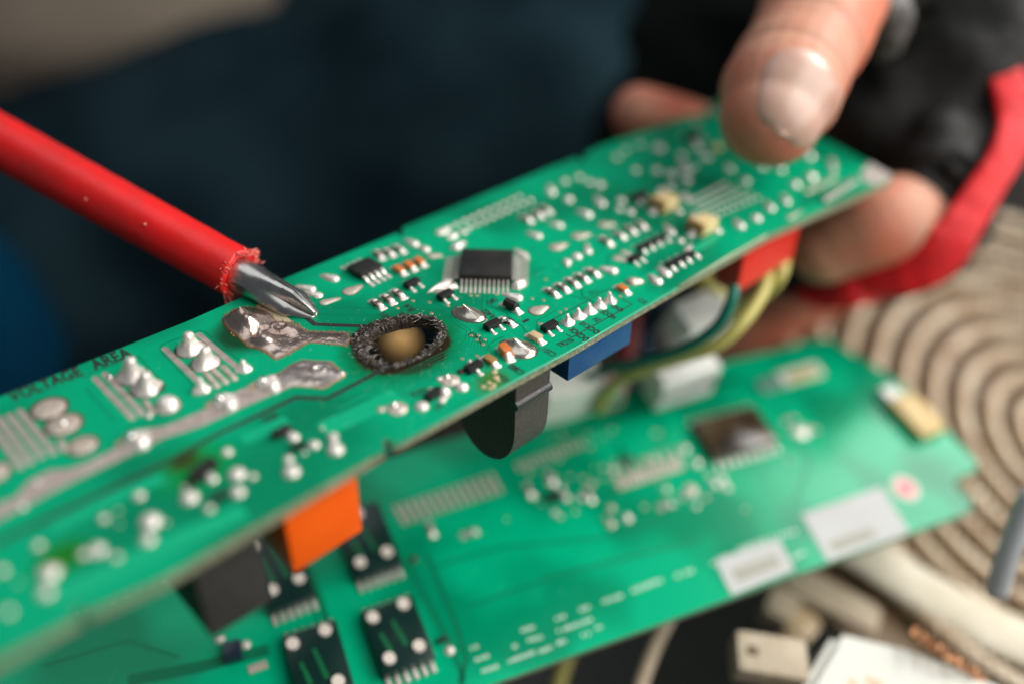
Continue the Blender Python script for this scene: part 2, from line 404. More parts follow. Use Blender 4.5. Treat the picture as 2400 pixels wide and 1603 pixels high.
for pts in [[z3(330, 1150), z3(620, 1260), z3(1500, 1280), z3(1800, 1190), z3(2300, 1200)], [z3(800, 1170), z3(1300, 1180), z3(1400, 1200)],
            [z4(680, 640), z4(660, 830), z4(860, 900), z4(960, 1000), z4(1060, 1060), z4(1080, 1110), z4(1120, 1120)],
            [z4(620, 640), z4(600, 900)], [z4(730, 640), z4(720, 840), z4(880, 880)], [z4(1400, 440), z4(1480, 480)], [z4(1480, 390), z4(1560, 430)],
            [z8(200, 900), z8(340, 950), z8(560, 850), z8(760, 830)], [z8(560, 560), z8(700, 680)], [z7(900, 1190), z7(1100, 1290)], [z9(2060, 60), z9(2100, 140), z9(2220, 250)],
            [z4(700, 1250), z4(760, 1200), z4(850, 1170)], [z4(1180, 1190), z4(1240, 1300), z4(1200, 1370)], [z3(930, 520), z3(1100, 540)],
            [z1(770, 540), z1(830, 480), z1(1270, 330), z1(1520, 600), z1(1500, 660)], [z1(780, 620), z1(1060, 930)],
            [z1(1460, 255), z1(1500, 215), z1(1830, 100), z1(1880, 110), z1(2210, 380)], [z1(1465, 270), z1(1790, 610)]]:
    sheet('trace', strip([P(p) for p in pts], 0.22), 0.012, M['gap'], boardA, th=0.01)
for pts, wd in [([z6(300, 760), z6(800, 520), z6(1000, 440)], 2.0), ([z6(1480, 210), z6(1760, 90)], 2.4), ([z6(330, 1180), z6(1000, 860), z6(1500, 640)], 3.0),
                ([z7(1500, 1050), z7(1760, 940)], 3.0), ([(1450, 690), (1700, 545)], 1.6), ([z2(1000, 1400), z2(1700, 1080)], 3.4)]:
    sheet('copper_track', strip([P(p) for p in pts], wd), 0.018, M['trace'], boardA, th=0.015)
rt = random.Random(11)
for k in range(85):
    x = rt.uniform(820, 2000); y0 = 925-0.43*x+ (x-930)*0.02; y = rt.uniform(max(300, 560-0.41*(x-930)), 1000-0.53*(x-1100)-60)
    if (x-940)**2/1.6+(y-800)**2 < 135**2 or (x < 900 and y > 650): continue
    p = P((x, y)); q = [p]; ang = rt.choice([0, 0, math.pi/2, math.pi])
    for j in range(rt.randint(1, 3)):
        p = p+V((math.cos(ang), math.sin(ang), 0))*rt.uniform(2, 8); q.append(p); ang += rt.choice([-1, 1])*math.pi/4
    if not all(inside(v, [P(o_)[:2] for o_ in outA]) for v in q): continue
    sheet('trace', strip(q, rt.choice([.16, .2, .3])), 0.009+0.0004*k/10, M['gap'] if k % 3 else M['trace'], boardA, th=0.008)
# --- black insulation lines and tinned tracks
for pts, wd in [([(-420, 1448), (0, 1268), (406, 1076), (500, 1022), (694, 931), (766, 934), (899, 865), (912, 859)], 0.75), ([z2(780, 320), z2(870, 385), z2(930, 432), z2(1180, 442), z2(1450, 450)], 0.85)]:
    px_strip('black_line', pts, wd, M['ink'], 0.035)
up = [(-300, 1290), (0, 1180), (38, 1165), (69, 1126), (115, 1103), (165, 1098), (203, 1084), (268, 1053), (299, 1030), (330, 1007), (383, 1000), (414, 988), (483, 958), z2(90, 1100), z2(280, 1020), z2(400, 945), z2(470, 910), z2(600, 880)]
lo = [z2(720, 1000), z2(600, 1050), z2(230, 1210), (470, 1000), (383, 1027), (337, 1050), (268, 1084), (192, 1119), (115, 1157), (0, 1218), (-300, 1340)]
sheet('tinned_track', [P(p) for p in up+lo], 0.10, M['tin'], boardA, th=0.1)
sheet('tinned_pad', [P(z2(*p)) for p in [(390, 262), (440, 240), (560, 300), (650, 350), (730, 412), (640, 420), (500, 380)]], 0.08, mat('tan_pad', (0.50, 0.42, 0.27), 0.4, 0.3), boardA, th=0.08)

# --- flat tinned bars (rounded ends)
def bar(a, b, wdt, h=0.12, mt='tin'):
    a, b = P(a), P(b); d = b-a; L_ = d.length; n = 8; r = wdt/2; o = []
    for k in range(n+1): t = math.pi/2 + math.pi*k/n; o.append((r*math.cos(t), r*math.sin(t)))
    for k in range(n+1): t = -math.pi/2 + math.pi*k/n; o.append((L_+r*math.cos(t), r*math.sin(t)))
    vs, fs = dome(o, (L_/2, 0), h, rings=4, prof=0.35)
    for v in vs:
        v.y = v.y   # keep
    return ob('tinned_bar', vs, fs, M[mt], boardA, at(a.x, a.y, 0.0, math.atan2(d.y, d.x)))
for a, b in [((180, 830), (490, 1215)), ((85, 870), (380, 1250)), ((-15, 895), (280, 1305)), ((-130, 900), (190, 1345)), ((870, 530), (1215, 895)), ((960, 490), (1305, 860)), ((1510, 262), (1850, 590)), ((1820, 132), (2170, 430))]:
    bar(z1(*a), z1(*b), 0.95)
for a, b in [((545, 1105), (590, 1185)), ((1330, 745), (1400, 845)), ((1890, 495), (1995, 605)), ((1955, 460), (2075, 570)), ((2045, 425), (2155, 540))]:
    bar(z1(*a), z1(*b), 0.95, 0.3, 'dull_solder')

# --- solder cones with pins
def cone(base, tip, R, ring=True, mt='solder', pinr=0.32, seed=0):
    b = P(base); h = A.height(base, tip); t = P(tip, h)
    n = 20; prof = [(1.0, 0.0), (0.92, 0.07), (0.72, 0.16), (0.50, 0.28), (0.33, 0.42), (0.20, 0.56), (0.10, 0.70), (0.06, 0.84), (0.03, 0.96), (0.0, 1.0)]
    vs, fs = [], []
    k2 = max(pinr/R, 0.2)
    for (r, z) in prof:
        rr = R*(r*(1-k2)+k2) if z < .96 else R*k2*(.8 if z < 1 else .4)
        off = V((t.x-b.x, t.y-b.y, 0))*z**1.2
        for k in range(n):
            a = 2*math.pi*k/n; lump = 1+0.07*math.sin(a*3+seed)+0.05*math.sin(a*5+seed*2.3)
            vs.append(V((rr*lump*math.cos(a)*1.05, rr*lump*math.sin(a), h*z)) + off)
    for i in range(len(prof)-1):
        for k in range(n): a, c = i*n+k, i*n+(k+1) % n; fs.append([a, c, c+n, a+n])
    fs.append([(len(prof)-1)*n+k for k in range(n)])
    o = ob('solder_joint', vs, fs, M[mt], boardA, at(b.x, b.y, 0.03))
    if ring: sheet('flux_ring', [(b.x+R*1.14*math.cos(k*math.pi/14), b.y+R*1.14*math.sin(k*math.pi/14)) for k in range(28)], 0.045, M['flux'], boardA, th=0.04)
    return o
for i, (bs, tp, R) in enumerate([((1205, 515), (1190, 345), 2.15), ((1345, 625), (1325, 480), 2.1), ((1745, 265), (1722, 120), 2.1), ((1885, 395), (1880, 250), 2.05)]):
    cone(z1(*bs), z1(*tp), R, seed=i, pinr=0.72)
for i, (bs, tp, R) in enumerate([((1850, 635), (1825, 530), 1.3), ((2235, 445), (2225, 368), 1.25)]): cone(z1(*bs), z1(*tp), R, False, seed=i+4, pinr=0.3)
for i, (bs, tp) in enumerate([((1555, 1020), (1550, 922)), ((1680, 950), (1665, 857)), ((1795, 895), (1785, 800)), ((1905, 835), (1900, 740)), ((2020, 780), (2010, 680))]):
    cone(z4(*bs), z4(*tp), 1.22, False, seed=i+9, pinr=0.2)
# round pads of the left connector: tinned disc with dark ring
for (x, y, r, hot) in [(450, 810, 2.25, 0), (582, 955, 2.25, 1), (755, 1150, 1.85, 0), (-60, 1400, 1.9, 0)]:
    b = P(z1(x, y)); n = 28
    sheet('flux_ring', [(b.x+r*1.18*math.cos(k*2*math.pi/n), b.y+r*1.18*math.sin(k*2*math.pi/n)) for k in range(n)], 0.045, M['flux'], boardA, th=0.04)
    o = [(r*math.cos(2*math.pi*k/n), r*math.sin(2*math.pi*k/n)) for k in range(n)]
    vs, fs = dome(o, (0, 0), 0.30, rings=6, prof=0.4, lump=0.4, seed=x)
    ob('solder_pad', vs, fs, M['dull_solder'], boardA, at(b.x, b.y, 0.05))
    if hot: vs, fs = dome([(0.5*math.cos(k*.52), 0.5*math.sin(k*.52)) for k in range(12)], (0, 0), 0.35, 4); ob('pin', vs, fs, M['bright'], boardA, at(b.x, b.y, 0.3))

# --- solder mounds (teardrops); (head, tail, head radius mm, height, material)
mounds = []
def mound(head, tail=None, r=0.9, h=None, mt='solder', ring=False):
    mounds.append(1); k = len(mounds)
    a = P(head); b = P(tail) if tail else a; d = b-a; L_ = d.length
    h = h if h is not None else r*0.62
    o = teardrop_outline(L_, r, min(r*0.42, 0.5))
    vs, fs = dome(o, (0.0, 0), h, rings=7, prof=0.6, lump=0.15, seed=k)
    if ring:
        q = teardrop_outline(L_, r*1.10, min(r*0.42, 0.5)*1.2); T = at(a.x, a.y, 0, math.atan2(d.y, d.x) if L_ > 0 else 0)
        sheet('flux_ring', [T @ V((p[0], p[1], 0)) for p in q], 0.045, M['flux'], boardA, th=0.04)
    return ob('solder_joint', vs, fs, M[mt], boardA, at(a.x, a.y, 0.05 if ring else 0.02, math.atan2(d.y, d.x) if L_ > 0 else 0))
for a in [  # around the small chip
    (z3(830, 785), z3(665, 738), 1.0), (z3(520, 925), z3(320, 885), 0.85), (z3(615, 1010), z3(430, 965), 0.85),
    (z3(1920, 310), z3(1800, 258), 1.0), (z3(2075, 385), z3(1990, 350), 0.9)]: mound(*a)
for a in [(z3(1045, 950), z3(1190, 885), 1.2, 0.25), (z3(700, 1100), z3(900, 1050), 0.85, 0.25), (z3(2140, 462), z3(2270, 455), 0.7, 0.3), (z4(1210, 890), z4(1315, 850), 1.3, 0.35), (z4(1420, 190), z4(1530, 160), 1.2, 0.3),
          (z4(1660, 68), z4(1790, 50), 1.2, 0.3), (z9(1950, 600), z9(2060, 595), 1.2, 0.3), (z8(770, 450), z8(880, 480), 1.0, 0.3), (z8(850, 380), z8(980, 425), 0.8, 0.3), (z8(950, 740), z8(1060, 740), 1.15, 0.7), (z4(60, 285), z4(160, 285), 0.9, 0.3)]:
    mound(*a, mt='dull_solder', ring=a[2] > 1.1)
for a in [(z4(1000, 750), z4(850, 710), 1.0), (z4(140, 30), z4(210, 30), 0.9), (z4(300, 60), z4(290, 90), 0.9), (z4(410, 25), None, 0.7), (z4(1220, 70), z4(1110, 35), 0.95),
          (z4(1545, 350), z4(1550, 390), 0.9), (z4(1655, 295), None, 1.0), (z4(1775, 240), z4(1760, 150), 0.85), (z4(2045, 452), z4(1910, 425), 1.05),
          (z9(1370, 245), z9(1350, 170), 1.1), (z9(1520, 125), None, 0.9), (z9(1675, 78), None, 0.9), (z9(1790, 135), None, 0.9), (z9(1910, 170), None, 0.9), (z9(1560, 325), None, 1.1), (z9(1920, 370), z9(1860, 290), 1.1),
          (z9(1770, 495), z9(1660, 450), 1.1), (z9(1455, 610), z9(1360, 590), 1.0), (z9(2145, 335), None, 0.9), (z9(2120, 430), None, 0.8), (z9(2240, 465), None, 0.9),
          (z8(1250, 735), z8(1160, 665), 1.1), (z8(1360, 640), z8(1270, 570), 1.15), (z8(1540, 240), None, 0.75), (z8(1630, 350), z8(1665, 290), 0.8),
          # right end
          (z7(480, 497), None, 1.5), (z7(300, 670), None, 0.9), (z7(465, 672), None, 1.1), (z7(580, 700), None, 1.2), (z7(690, 670), z7(650, 590), 1.3), (z7(700, 750), None, 1.1), (z7(750, 650), None, 0.8), (z7(660, 550), None, 1.0),
          (z7(780, 490), None, 1.2), (z7(845, 565), None, 1.3), (z7(1035, 660), z7(1020, 620), 1.0), (z7(1155, 752), None, 1.1), (z7(500, 830), None, 1.1), (z7(575, 800), None, 1.0), (z7(185, 905), None, 1.0), (z7(172, 970), None, 0.7),
          (z7(260, 992), None, 0.9), (z7(1240, 1045), None, 1.2), (z7(1350, 965), z7(1310, 920), 1.1), (z7(1475, 915), z7(1450, 860), 1.0), (z7(1115, 1105), z7(1075, 1055), 1.1), (z7(1545, 782), None, 1.2),
          (z7(1665, 725), None, 1.4), (z7(1285, 640), None, 1.1), (z7(1430, 665), None, 1.0), (z7(1825, 600), z7(1850, 680), 1.0), (z7(1650, 560), None, 1.3), (z7(20, 780), None, 1.0), (z7(640, 990), None, 0.9), (z7(940, 1145), None, 0.9),
          (z7(760, 1025), z7(740, 1000), 1.0), (z7(680, 870), z7(720, 920), 1.2), (z7(150, 570), None, 0.9), (z7(220, 510), None, 0.8), (z7(330, 470), None, 0.9)]: mound(*a)
mound(z7(935, 490), None, 1.3, mt='yellow_cap'); mound(z7(1500, 1040), z7(1600, 985), 0.6, 0.1, 'dull_solder'); mound(z7(775, 290), None, 1.2, 0.4, 'dull_solder'); mound(z7(930, 210), None, 1.2, 0.4, 'dull_solder')
# large round lower-left joints
for a in [(z6(1390, 285), None, .75), (z6(1795, 195), z6(1765, 165), .85), (z6(1920, 242), None, .85), (z6(2035, 190), z6(2045, 240), .8), (z6(2052, 270), None, 1.15), (z6(1970, 140), None, .3), (z6(1765, 330), None, .7), (z6(1782, 405), None, 1.15), (z6(1860, 290), None, .35),
          (z6(1185, 385), None, .3), (z6(1297, 450), z6(1270, 410), .7), (z6(1130, 500), None, .45), (z6(1160, 565), None, 1.15), (z6(1450, 420), None, 1.15), (z6(1545, 435), None, .55), (z6(1455, 530), None, .95), (z6(1280, 632), None, .6),
          (z6(850, 552), None, .75), (z6(635, 692), None, .6), (z6(725, 640), None, .25), (z6(730, 725), None, .2), (z6(920, 710), None, 1.3), (z6(1010, 715), None, .3), (z6(905, 820), None, .9), (z6(235, 857), None, .6), (z6(595, 885), None, 1.0),
          (z6(510, 910), None, .6), (z6(710, 927), None, .55), (z6(300, 1025), z6(350, 1000), 1.2), (z6(280, 1145), None, .85), (z6(10, 1010), None, .6), (z6(110, 1080), None, .2), (z6(50, 1262), None, .55), (z6(225, 470), None, .45), (z6(135, 620), None, .55)]: mound(*a)
# joints on the wide tinned track (double lobe with pin)
for (x, y, fn, s) in [(1245, 1105, z1, 1.0), (2060, 755, z1, 1.0), (500, 985, z2, 0.95)]:
    p = fn(x, y)
    mound(p, (p[0]-14, p[1]+2), 2.0*s, 1.0); mound((p[0]+12, p[1]+10), None, 1.3*s, 1.35)
    cone((p[0]-9, p[1]+3), (p[0]-14, p[1]-17), 1.1*s, False, pinr=0.55, mt='bright')
    mound((p[0]+9, p[1]-8), None, 1.0, 1.0); 
    mound((p[0]-30, p[1]+6), None, 0.9, 0.15, mt='ceramic')
mound(z1(1540, 790), None, 1.75, 1.5, ring=True)
mound(z1(1365, 882), None, 0.45, 0.4); mound(z1(1010, 525), None, .45, .5, 'bright')
# twin row connector joints
for k in range(10):
    t = k/9; mound(z9(240+t*775, 640-t*340), None, .56, .6)
for k in range(11):
    t = k/10; mound(z9(300+t*840, 712-t*372), None, .58, .6)
mound(z9(200, 670), z9(120, 690), 0.9); mound(z9(250, 745), z9(290, 700), 0.7)
for k in range(7):
    t = k/6; mound(z7(1785+t*225, 905-t*140), z7(1765+t*225, 870-t*140), .62, .7); mound(z7(1640+t*210, 835-t*105), None, .75, .3, 'dull_solder')
sheet('tinned_corner', [P(z7(*p)) for p in [(2060, 690), (2130, 610), (2290, 700), (2300, 730), (2180, 790), (2080, 760)]], 0.12, M['solder'], boardA, th=0.1)
for i in range(9):
    for j in range(5):
        s, t = i/8, j/4; a = V((735, 890)).lerp(V((960, 770)), t); b = V((855, 1055)).lerp(V((1250, 880)), t); 
        a2 = V((740, 900)).lerp(V((870, 1050)), t); b2 = V((1000, 770)).lerp(V((1250, 885)), t); q = a2.lerp(b2, s)
        mound(z7(q.x, q.y), None, 0.5, .4)

# --- big melted-tip mounds
def bigmound(c, tip, rx, ry, seed):
    b = P(c); h = A.height(c, tip)*0.95; t = P(tip, h); n = 30; ang = math.radians(-75)
    out = []
    for k in range(n):
        a = 2*math.pi*k/n; p = V((rx*math.cos(a), ry*math.sin(a))); out.append((b.x+p.x*math.cos(ang)-p.y*math.sin(ang), b.y+p.x*math.sin(ang)+p.y*math.cos(ang)))
    sheet('flux_ring', [(b.x+(p[0]-b.x)*1.07, b.y+(p[1]-b.y)*1.07) for p in out], 0.045, M['flux'], boardA, th=0.04)
    vs, fs = [], []; rings = 12
    for r in range(rings+1):
        s = 1-r/rings
        for k in range(n):
            zz = h*(0.42*(1-s**2)**0.6 + 0.58*(1-s)**2.6)
            q = V((b.x, b.y)).lerp(V(out[k]), s) + V((t.x-b.x, t.y-b.y))*(1-s)**2
            # ridge running from the tip to the lower side
            a = 2*math.pi*k/n; zz += h*0.10*math.exp(-((a-seed) % (2*math.pi))**2*3)*(s*(1-s)*4)
            vs.append(V((q.x, q.y, zz+0.04)))
    for i in range(rings):
        for k in range(n): a, c2 = i*n+k, i*n+(k+1) % n; fs.append([a, c2, c2+n, a+n])
    return ob('solder_joint', vs, fs, M['bright'] if 0 else M['heavy'], boardA)
M['heavy'] = mat('heavy_solder', (0.62, 0.55, 0.46), 0.24, 0.95, var=(0.78, 0.70, 0.62), scale=500, bump=0.04, bscale=900, rvar=0.08)
bigmound(z4(462, 930), z4(400, 815), 2.95, 2.0, 2.0)
bigmound(z4(1005, 1300), z4(965, 1185), 3.1, 2.3, 2.3)

# --- chip components: body + two solder fillets
def fillet_mesh(Lf, wd, h):
    nx, ny = 10, 9; vs, fs = [], []
    for i in range(nx+1):
        s = i/nx; x = s*Lf - 0.40
        top = h*(1.0 if s < 0.28 else (1-(s-0.28)/0.72)**1.6)*1.0+0.06
        ww = wd*(1.0 - 0.12*math.sin(min(1, s*1.3)*math.pi) + 0.10*s**3)*(1 if s < .97 else .8)
        for j in range(ny+1):
            u = -1+2*j/ny; vs.append(V((x, u*ww/2, top*(1-abs(u)**4*0.9))))
    for i in range(nx):
        for j in range(ny): a = i*(ny+1)+j; fs.append([a, a+1, a+ny+2, a+ny+1])
    # skirt
    n0 = len(vs); rim = [i*(ny+1) for i in range(nx+1)] + [nx*(ny+1)+j for j in range(1, ny+1)] + [i*(ny+1)+ny for i in range(nx-1, -1, -1)] + [j for j in range(ny-1, 0, -1)]
    for r in rim: vs.append(V((vs[r].x, vs[r].y, 0)))
    for i in range(len(rim)): fs.append([rim[i], rim[(i+1) % len(rim)], n0+(i+1) % len(rim), n0+i])
    return mesh('end_cap', vs, fs)
FIL = fillet_mesh(1.55, 1.45, 0.6); FIL.materials.append(M['solder'])
FILH = fillet_mesh(1.75, 1.6, 1.25); FILH.materials.append(M['solder'])
def chipcomp(name, a, b, body, h=0.6, wd=1.25, hb=None, bl=2.0, text=None, topmat=None):
    a, b = P(a), P(b); d = b-a; L_ = d.length; c = (a+b)/2; ang = math.atan2(d.y, d.x)
    bl = min(2.5, max(1.6, L_*0.62))
    if name not in BODY or BODY[name][1:] != (h, wd, round(bl, 1)):
        vs, fs = bevbox(-bl/2, bl/2, -wd/2, wd/2, 0.05, h, 0.08)
        me = mesh(name, vs, fs, True, sharp=40); me.materials.append(body); BODY[name] = (me, h, wd, round(bl, 1))
    o = link(name, BODY[name][0], None, boardA, at(c.x, c.y, 0.0, ang+random.uniform(-.04, .04)))
    fl = FILH if h > 1.0 else FIL
    for s in (0, 1):
        T = Matrix.Rotation(math.pi*s, 4, 'Z') @ Matrix.Translation((bl/2-0.15, 0, 0.0)); link('end_cap', fl, None, o, T)
    return o
BODY = {}
CHIPS = [('resistor', (1340, 1078, 1500, 1190), z3), ('resistor', (1490, 1010, 1645, 1122), z3), ('resistor', (1625, 940, 1785, 1052), z3)]
for n_, (a, b, c, d), fn in CHIPS: chipcomp('resistor', fn(a, b), fn(c, d), M['rescoat'])
for (a, b, c, d) in [(1385, 405, 1500, 520), (1505, 385, 1640, 475), (1640, 335, 1785, 430)]: chipcomp('resistor', z3(a, b), z3(c, d), M['rescoat'])
for (a, b, c, d) in [(1630, 630, 1800, 725), (1780, 570, 1935, 670), (1915, 515, 2070, 615)]: chipcomp('ceramic_capacitor', z3(a, b), z3(c, d), M['orange_cap'], 0.85)
for (a, b, c, d) in [(1305, 650, 1445, 735), (1425, 600, 1560, 680), (1535, 540, 1670, 625), (1640, 490, 1780, 570), (1755, 432, 1890, 510), (1880, 72, 2060, 185)]: chipcomp('resistor', z4(a, b), z4(c, d), M['rescoat'])
for (a, b, c, d) in [(720, 140, 860, 210), (865, 65, 985, 150), (1000, 10, 1105, 90)]: chipcomp('resistor', z8(a, b), z8(c, d), M['rescoat'])
chipcomp('ceramic_capacitor', z4(2085, 625), z4(2220, 705), M['orange_cap'], 0.85)
r102 = chipcomp('resistor', z4(805, 975), z4(965, 1055), M['black'], 0.6)
chipcomp('tan_capacitor', z4(1115, 1150), z4(1280, 1245), M['ceramic'], 0.95, 1.35)
chipcomp('tall_capacitor', z4(800, 1300), z4(925, 1430), M['orange_cap'], 1.5, 1.4)
chipcomp('scorched_capacitor', z4(620, 1400), z4(775, 1500), M['yellow_dark'], 0.9, 1.3)
for (a, b, c, d) in [(1030, 510, 1160, 575), (1150, 455, 1280, 525), (1240, 400, 1370, 480)]: chipcomp('resistor', z9(a, b), z9(c, d), M['rescoat'])

# --- resistor networks (dark body with a row of joints)
def network(pts, fn, back):
    q = [P(fn(*p)) for p in pts]; d = (q[-1]-q[0]); ang = math.atan2(d.y, d.x); c = (q[0]+q[-1])/2
    nrm = V((-math.sin(ang), math.cos(ang), 0)); c2 = c + nrm*1.35
    o = box('resistor_network', (-d.length/2-0.5, d.length/2+0.5, -0.85, 0.85, 0.05, 0.65), M['black'], boardA, at(c2.x, c2.y, 0, ang), bev=0.08)
    for p in q:
        for s in (0, 1):
            T = Matrix.Translation(((p-c).length*(1 if (p-c)@d > 0 else -1), -0.75 if s == 0 else 0.75, 0)) @ Matrix.Rotation(-math.pi/2 if s == 0 else math.pi/2, 4, 'Z') @ Matrix.Diagonal((1.05, 0.55, 0.95, 1))
            link('end_cap', FIL, None, o, T)
network([(1110, 380), (1205, 335), (1300, 290), (1395, 240)], z8, 1)
network([(1465, 590), (1565, 540), (1660, 495), (1752, 435)], z8, 1)
mound(z8(1420, 140), z8(1350, 50), 1.0)

# --- transistors
def transistor(c, along, lead=1, s=1.0, leads=((0, 1), (-0.95, -1), (0.95, -1))):
    c = P(c); d = P(along)-c; ang = math.atan2(d.y, d.x)
    vs, fs = [], []
    sec = [(-0.72, 0.15), (-0.78, 0.55), (-0.60, 1.05), (0.60, 1.05), (0.78, 0.55), (0.72, 0.15)]
    for x, k in ((-1.45, 0.94), (-1.38, 1.0), (1.38, 1.0), (1.45, 0.94)):
        for y, z in sec: vs.append(V((x, y*k, 0.15+(z-0.15)*k)))
    for i in range(3):
        for k in range(6): a, b = i*6+k, i*6+(k+1) % 6; fs.append([a, b, b+6, a+6])
    fs.append(list(range(6))); fs.append([18+k for k in range(6)])
    o = ob('transistor', vs, fs, M['black'], boardA, at(c.x, c.y, 0, ang, (s, s, s)), sharp=30)
    for x, sd in leads:
        T = Matrix.Translation((x, 0.62*sd, 0)) @ Matrix.Rotation(math.pi/2*sd, 4, 'Z') @ Matrix.Diagonal((1.15, 0.5, 0.85, 1))
        link('lead', FIL, None, o, T)
    return o
def al(p, fn): return (fn(p[0]+60, p[1]-32))
for p, fn in [((1350, 1085), z4), ((722, 1068), z4), ((205, 740), z4), ((1890, 872), z3)]: transistor(fn(*p), al(p, fn))
transistor(z4(2290, 330), z4(2350, 298)); transistor(z7(740, 420), z7(800, 385), s=1.5); transistor(z7(325, 890), z7(400, 860), s=1.3)
transistor(z5(780, 695), z5(840, 655), s=0.95, leads=((0.9, -1), (1.0, 1))); transistor(z5(1220, 400), z5(1280, 365), s=1.0, leads=((0, -1),)); mound(z5(1080, 425), None, .6, mt='flux'); mound(z5(1180, 352), None, .55, .9)
transistor(z6(1725, 175), z6(1770, 150), s=0.9, leads=()); transistor(z6(1825, 262), z6(1870, 240), s=0.7, leads=()); transistor(z6(1255, 405), z6(1300, 370), s=1.2, leads=()); transistor(z6(1350, 565), z6(1390, 545), s=0.7, leads=()); transistor(z6(1200, 470), z6(1240, 450), s=0.8, leads=())
mound(z5(650, 810), None, 1.05); mound(z5(900, 665), None, 1.0, 1.0); mound(z5(870, 745), None, .55)
for (x, y, r) in [(380, 830, 1.5), (960, 520, 1.5)]:
    mound(z5(x, y), None, r, .35, 'dull_solder'); mound(z5(x-30, y-15), None, .55, .8, 'bright'); mound(z5(x+30, y+30), None, .5, .5)
mound(z5(200, 840), None, .6, .25, 'dull_solder'); mound(z5(270, 826), None, .35, .2, 'dull_solder'); mound(z5(1090, 600), z5(1050, 585), 1.05, .7); mound(z5(840, 510), z5(880, 500), .4, .3)
for (x, y, r) in [(1390, 545, .35), (1470, 490, .5), (1330, 590, .4), (1440, 570, .4), (1490, 520, .3), (1400, 610, .35), (1450, 430, .45), (1440, 600, .3)]: mound(z5(x, y), None, r, .12, 'ceramic')
# glass diode
a, b = P(z4(870, 835)), P(z4(985, 895)); d = (b-a).normalized(); zc = V((0, 0, 0.8))
vs, fs = tube([a-d*0.15+zc, a+zc, b+zc, b+d*0.15+zc], [0.6, 0.8, 0.8, 0.6], 16); dio = ob('diode', vs, fs, M['black'], boardA, sharp=40)
for s, q in ((1, b), (-1, a)):
    T = Matrix.Translation(q) @ Matrix.Rotation(math.atan2(d.y*s, d.x*s), 4, 'Z') @ Matrix.Diagonal((1.1, 1.0, 1.4, 1)); link('end_cap', FIL, None, dio, T)
px_strip('black_line', [z4(1060, 1012), z4(1125, 982)], 0.6, M['ink'])
# --- eight lead chip
c = P(z3(1255, 690)); d = P(z3(1340, 645))-P(z3(1180, 720)); ang = math.atan2(d.y, d.x)
so = box('small_chip', (-2.45, 2.45, -1.95, 1.95, 0.25, 1.5), M['chip'], boardA, at(c.x, c.y, 0, ang), bev=0.22)
def gull(name, wd, L_, hh):
    prof = [(0, hh), (0.35*L_, hh), (0.5*L_, hh*0.5), (0.6*L_, 0.18), (L_, 0.14), (L_*1.25, 0.04)]
    vs, fs = [], []
    for x, z in prof:
        k = 1.0 if x < 0.55*L_ else 1.25
        for y, dz in ((-wd/2*k, 0), (wd/2*k, 0), (wd/2*k, -min(0.2, z)), (-wd/2*k, -min(0.2, z))): vs.append(V((x, y, z+dz+0.02)))
    for i in range(len(prof)-1):
        for k in range(4): a, b = i*4+k, i*4+(k+1) % 4; fs.append([a, b, b+4, a+4])
    fs.append([0, 1, 2, 3]); n = (len(prof)-1)*4; fs.append([n, n+1, n+2, n+3])
    me = mesh(name, vs, fs, True, sharp=50); me.materials.append(M['solder']); return me
G8 = gull('lead', 0.55, 2.3, 0.8); G44 = gull('lead', 0.36, 1.7, 1.0)
for k in range(4):
    x = -1.9+k*1.27
    link('lead', G8, None, so, at(x, -1.85, 0, -math.pi/2)); link('lead', G8, None, so, at(x, 1.85, 0, math.pi/2, (0.9, 1, 1)))
# --- 44 lead square chip at 45 degrees
cq = (P(z4(372, 505), 1.9)+P(z4(905, 500), 1.9)+P(z4(930, 205), 1.9)+P(z4(415, 195), 1.9))/4; rz = math.radians(-45)
qf = box('microchip', (-4.65, 4.65, -4.65, 4.65, 0.35, 1.9), M['chip'], boardA, at(cq.x, cq.y, 0, rz), bev=0.22)
for s in range(4):
    R4 = Matrix.Rotation(s*math.pi/2, 4, 'Z')
    for k in range(11):
        link('lead', G44, None, qf, R4 @ at(4.5, (k-5)*0.80, 0, 0, (1.45, 0.82, 1)))
b = cq; dimp = [(b.x+0.5*math.cos(k*.5236), b.y+0.5*math.sin(k*.5236)) for k in range(12)]
# solder wedges at its corners
def wedge(pts, h, name='solder_wedge'):
    q = [P(p) for p in pts]; c = sum(q, V((0, 0, 0)))/len(q)
    out = []
    for i in range(len(q)):
        for k in range(4): out.append(q[i].lerp(q[(i+1) % len(q)], k/4))
    out = [tuple(c.lerp(p, 1.0)[:2]) for p in out]
    vs, fs = dome(out, (c.x, c.y), h, 6, 0.5, 0.25, 3); ob(name, vs, fs, M['solder'], boardA, at(0, 0, 0.03))
wedge([z4(0, 700), z4(130, 600), z4(215, 550), z4(310, 540), z4(270, 600)], 0.6); wedge([z4(60, 695), z4(270, 612), z4(335, 590), z4(352, 640), z4(230, 670)], 0.7)
wedge([z4(925, 625), z4(970, 575), z4(1095, 560), z4(1105, 620), z4(1010, 665), z4(930, 655)], 1.1)
wedge([z4(250, 215), z4(330, 150), z4(440, 140), z4(400, 200), z4(330, 230)], 0.9); wedge([z4(945, 215), z4(1010, 225), z4(1120, 270), z4(1130, 330), z4(1060, 320), z4(980, 270)], 0.6)
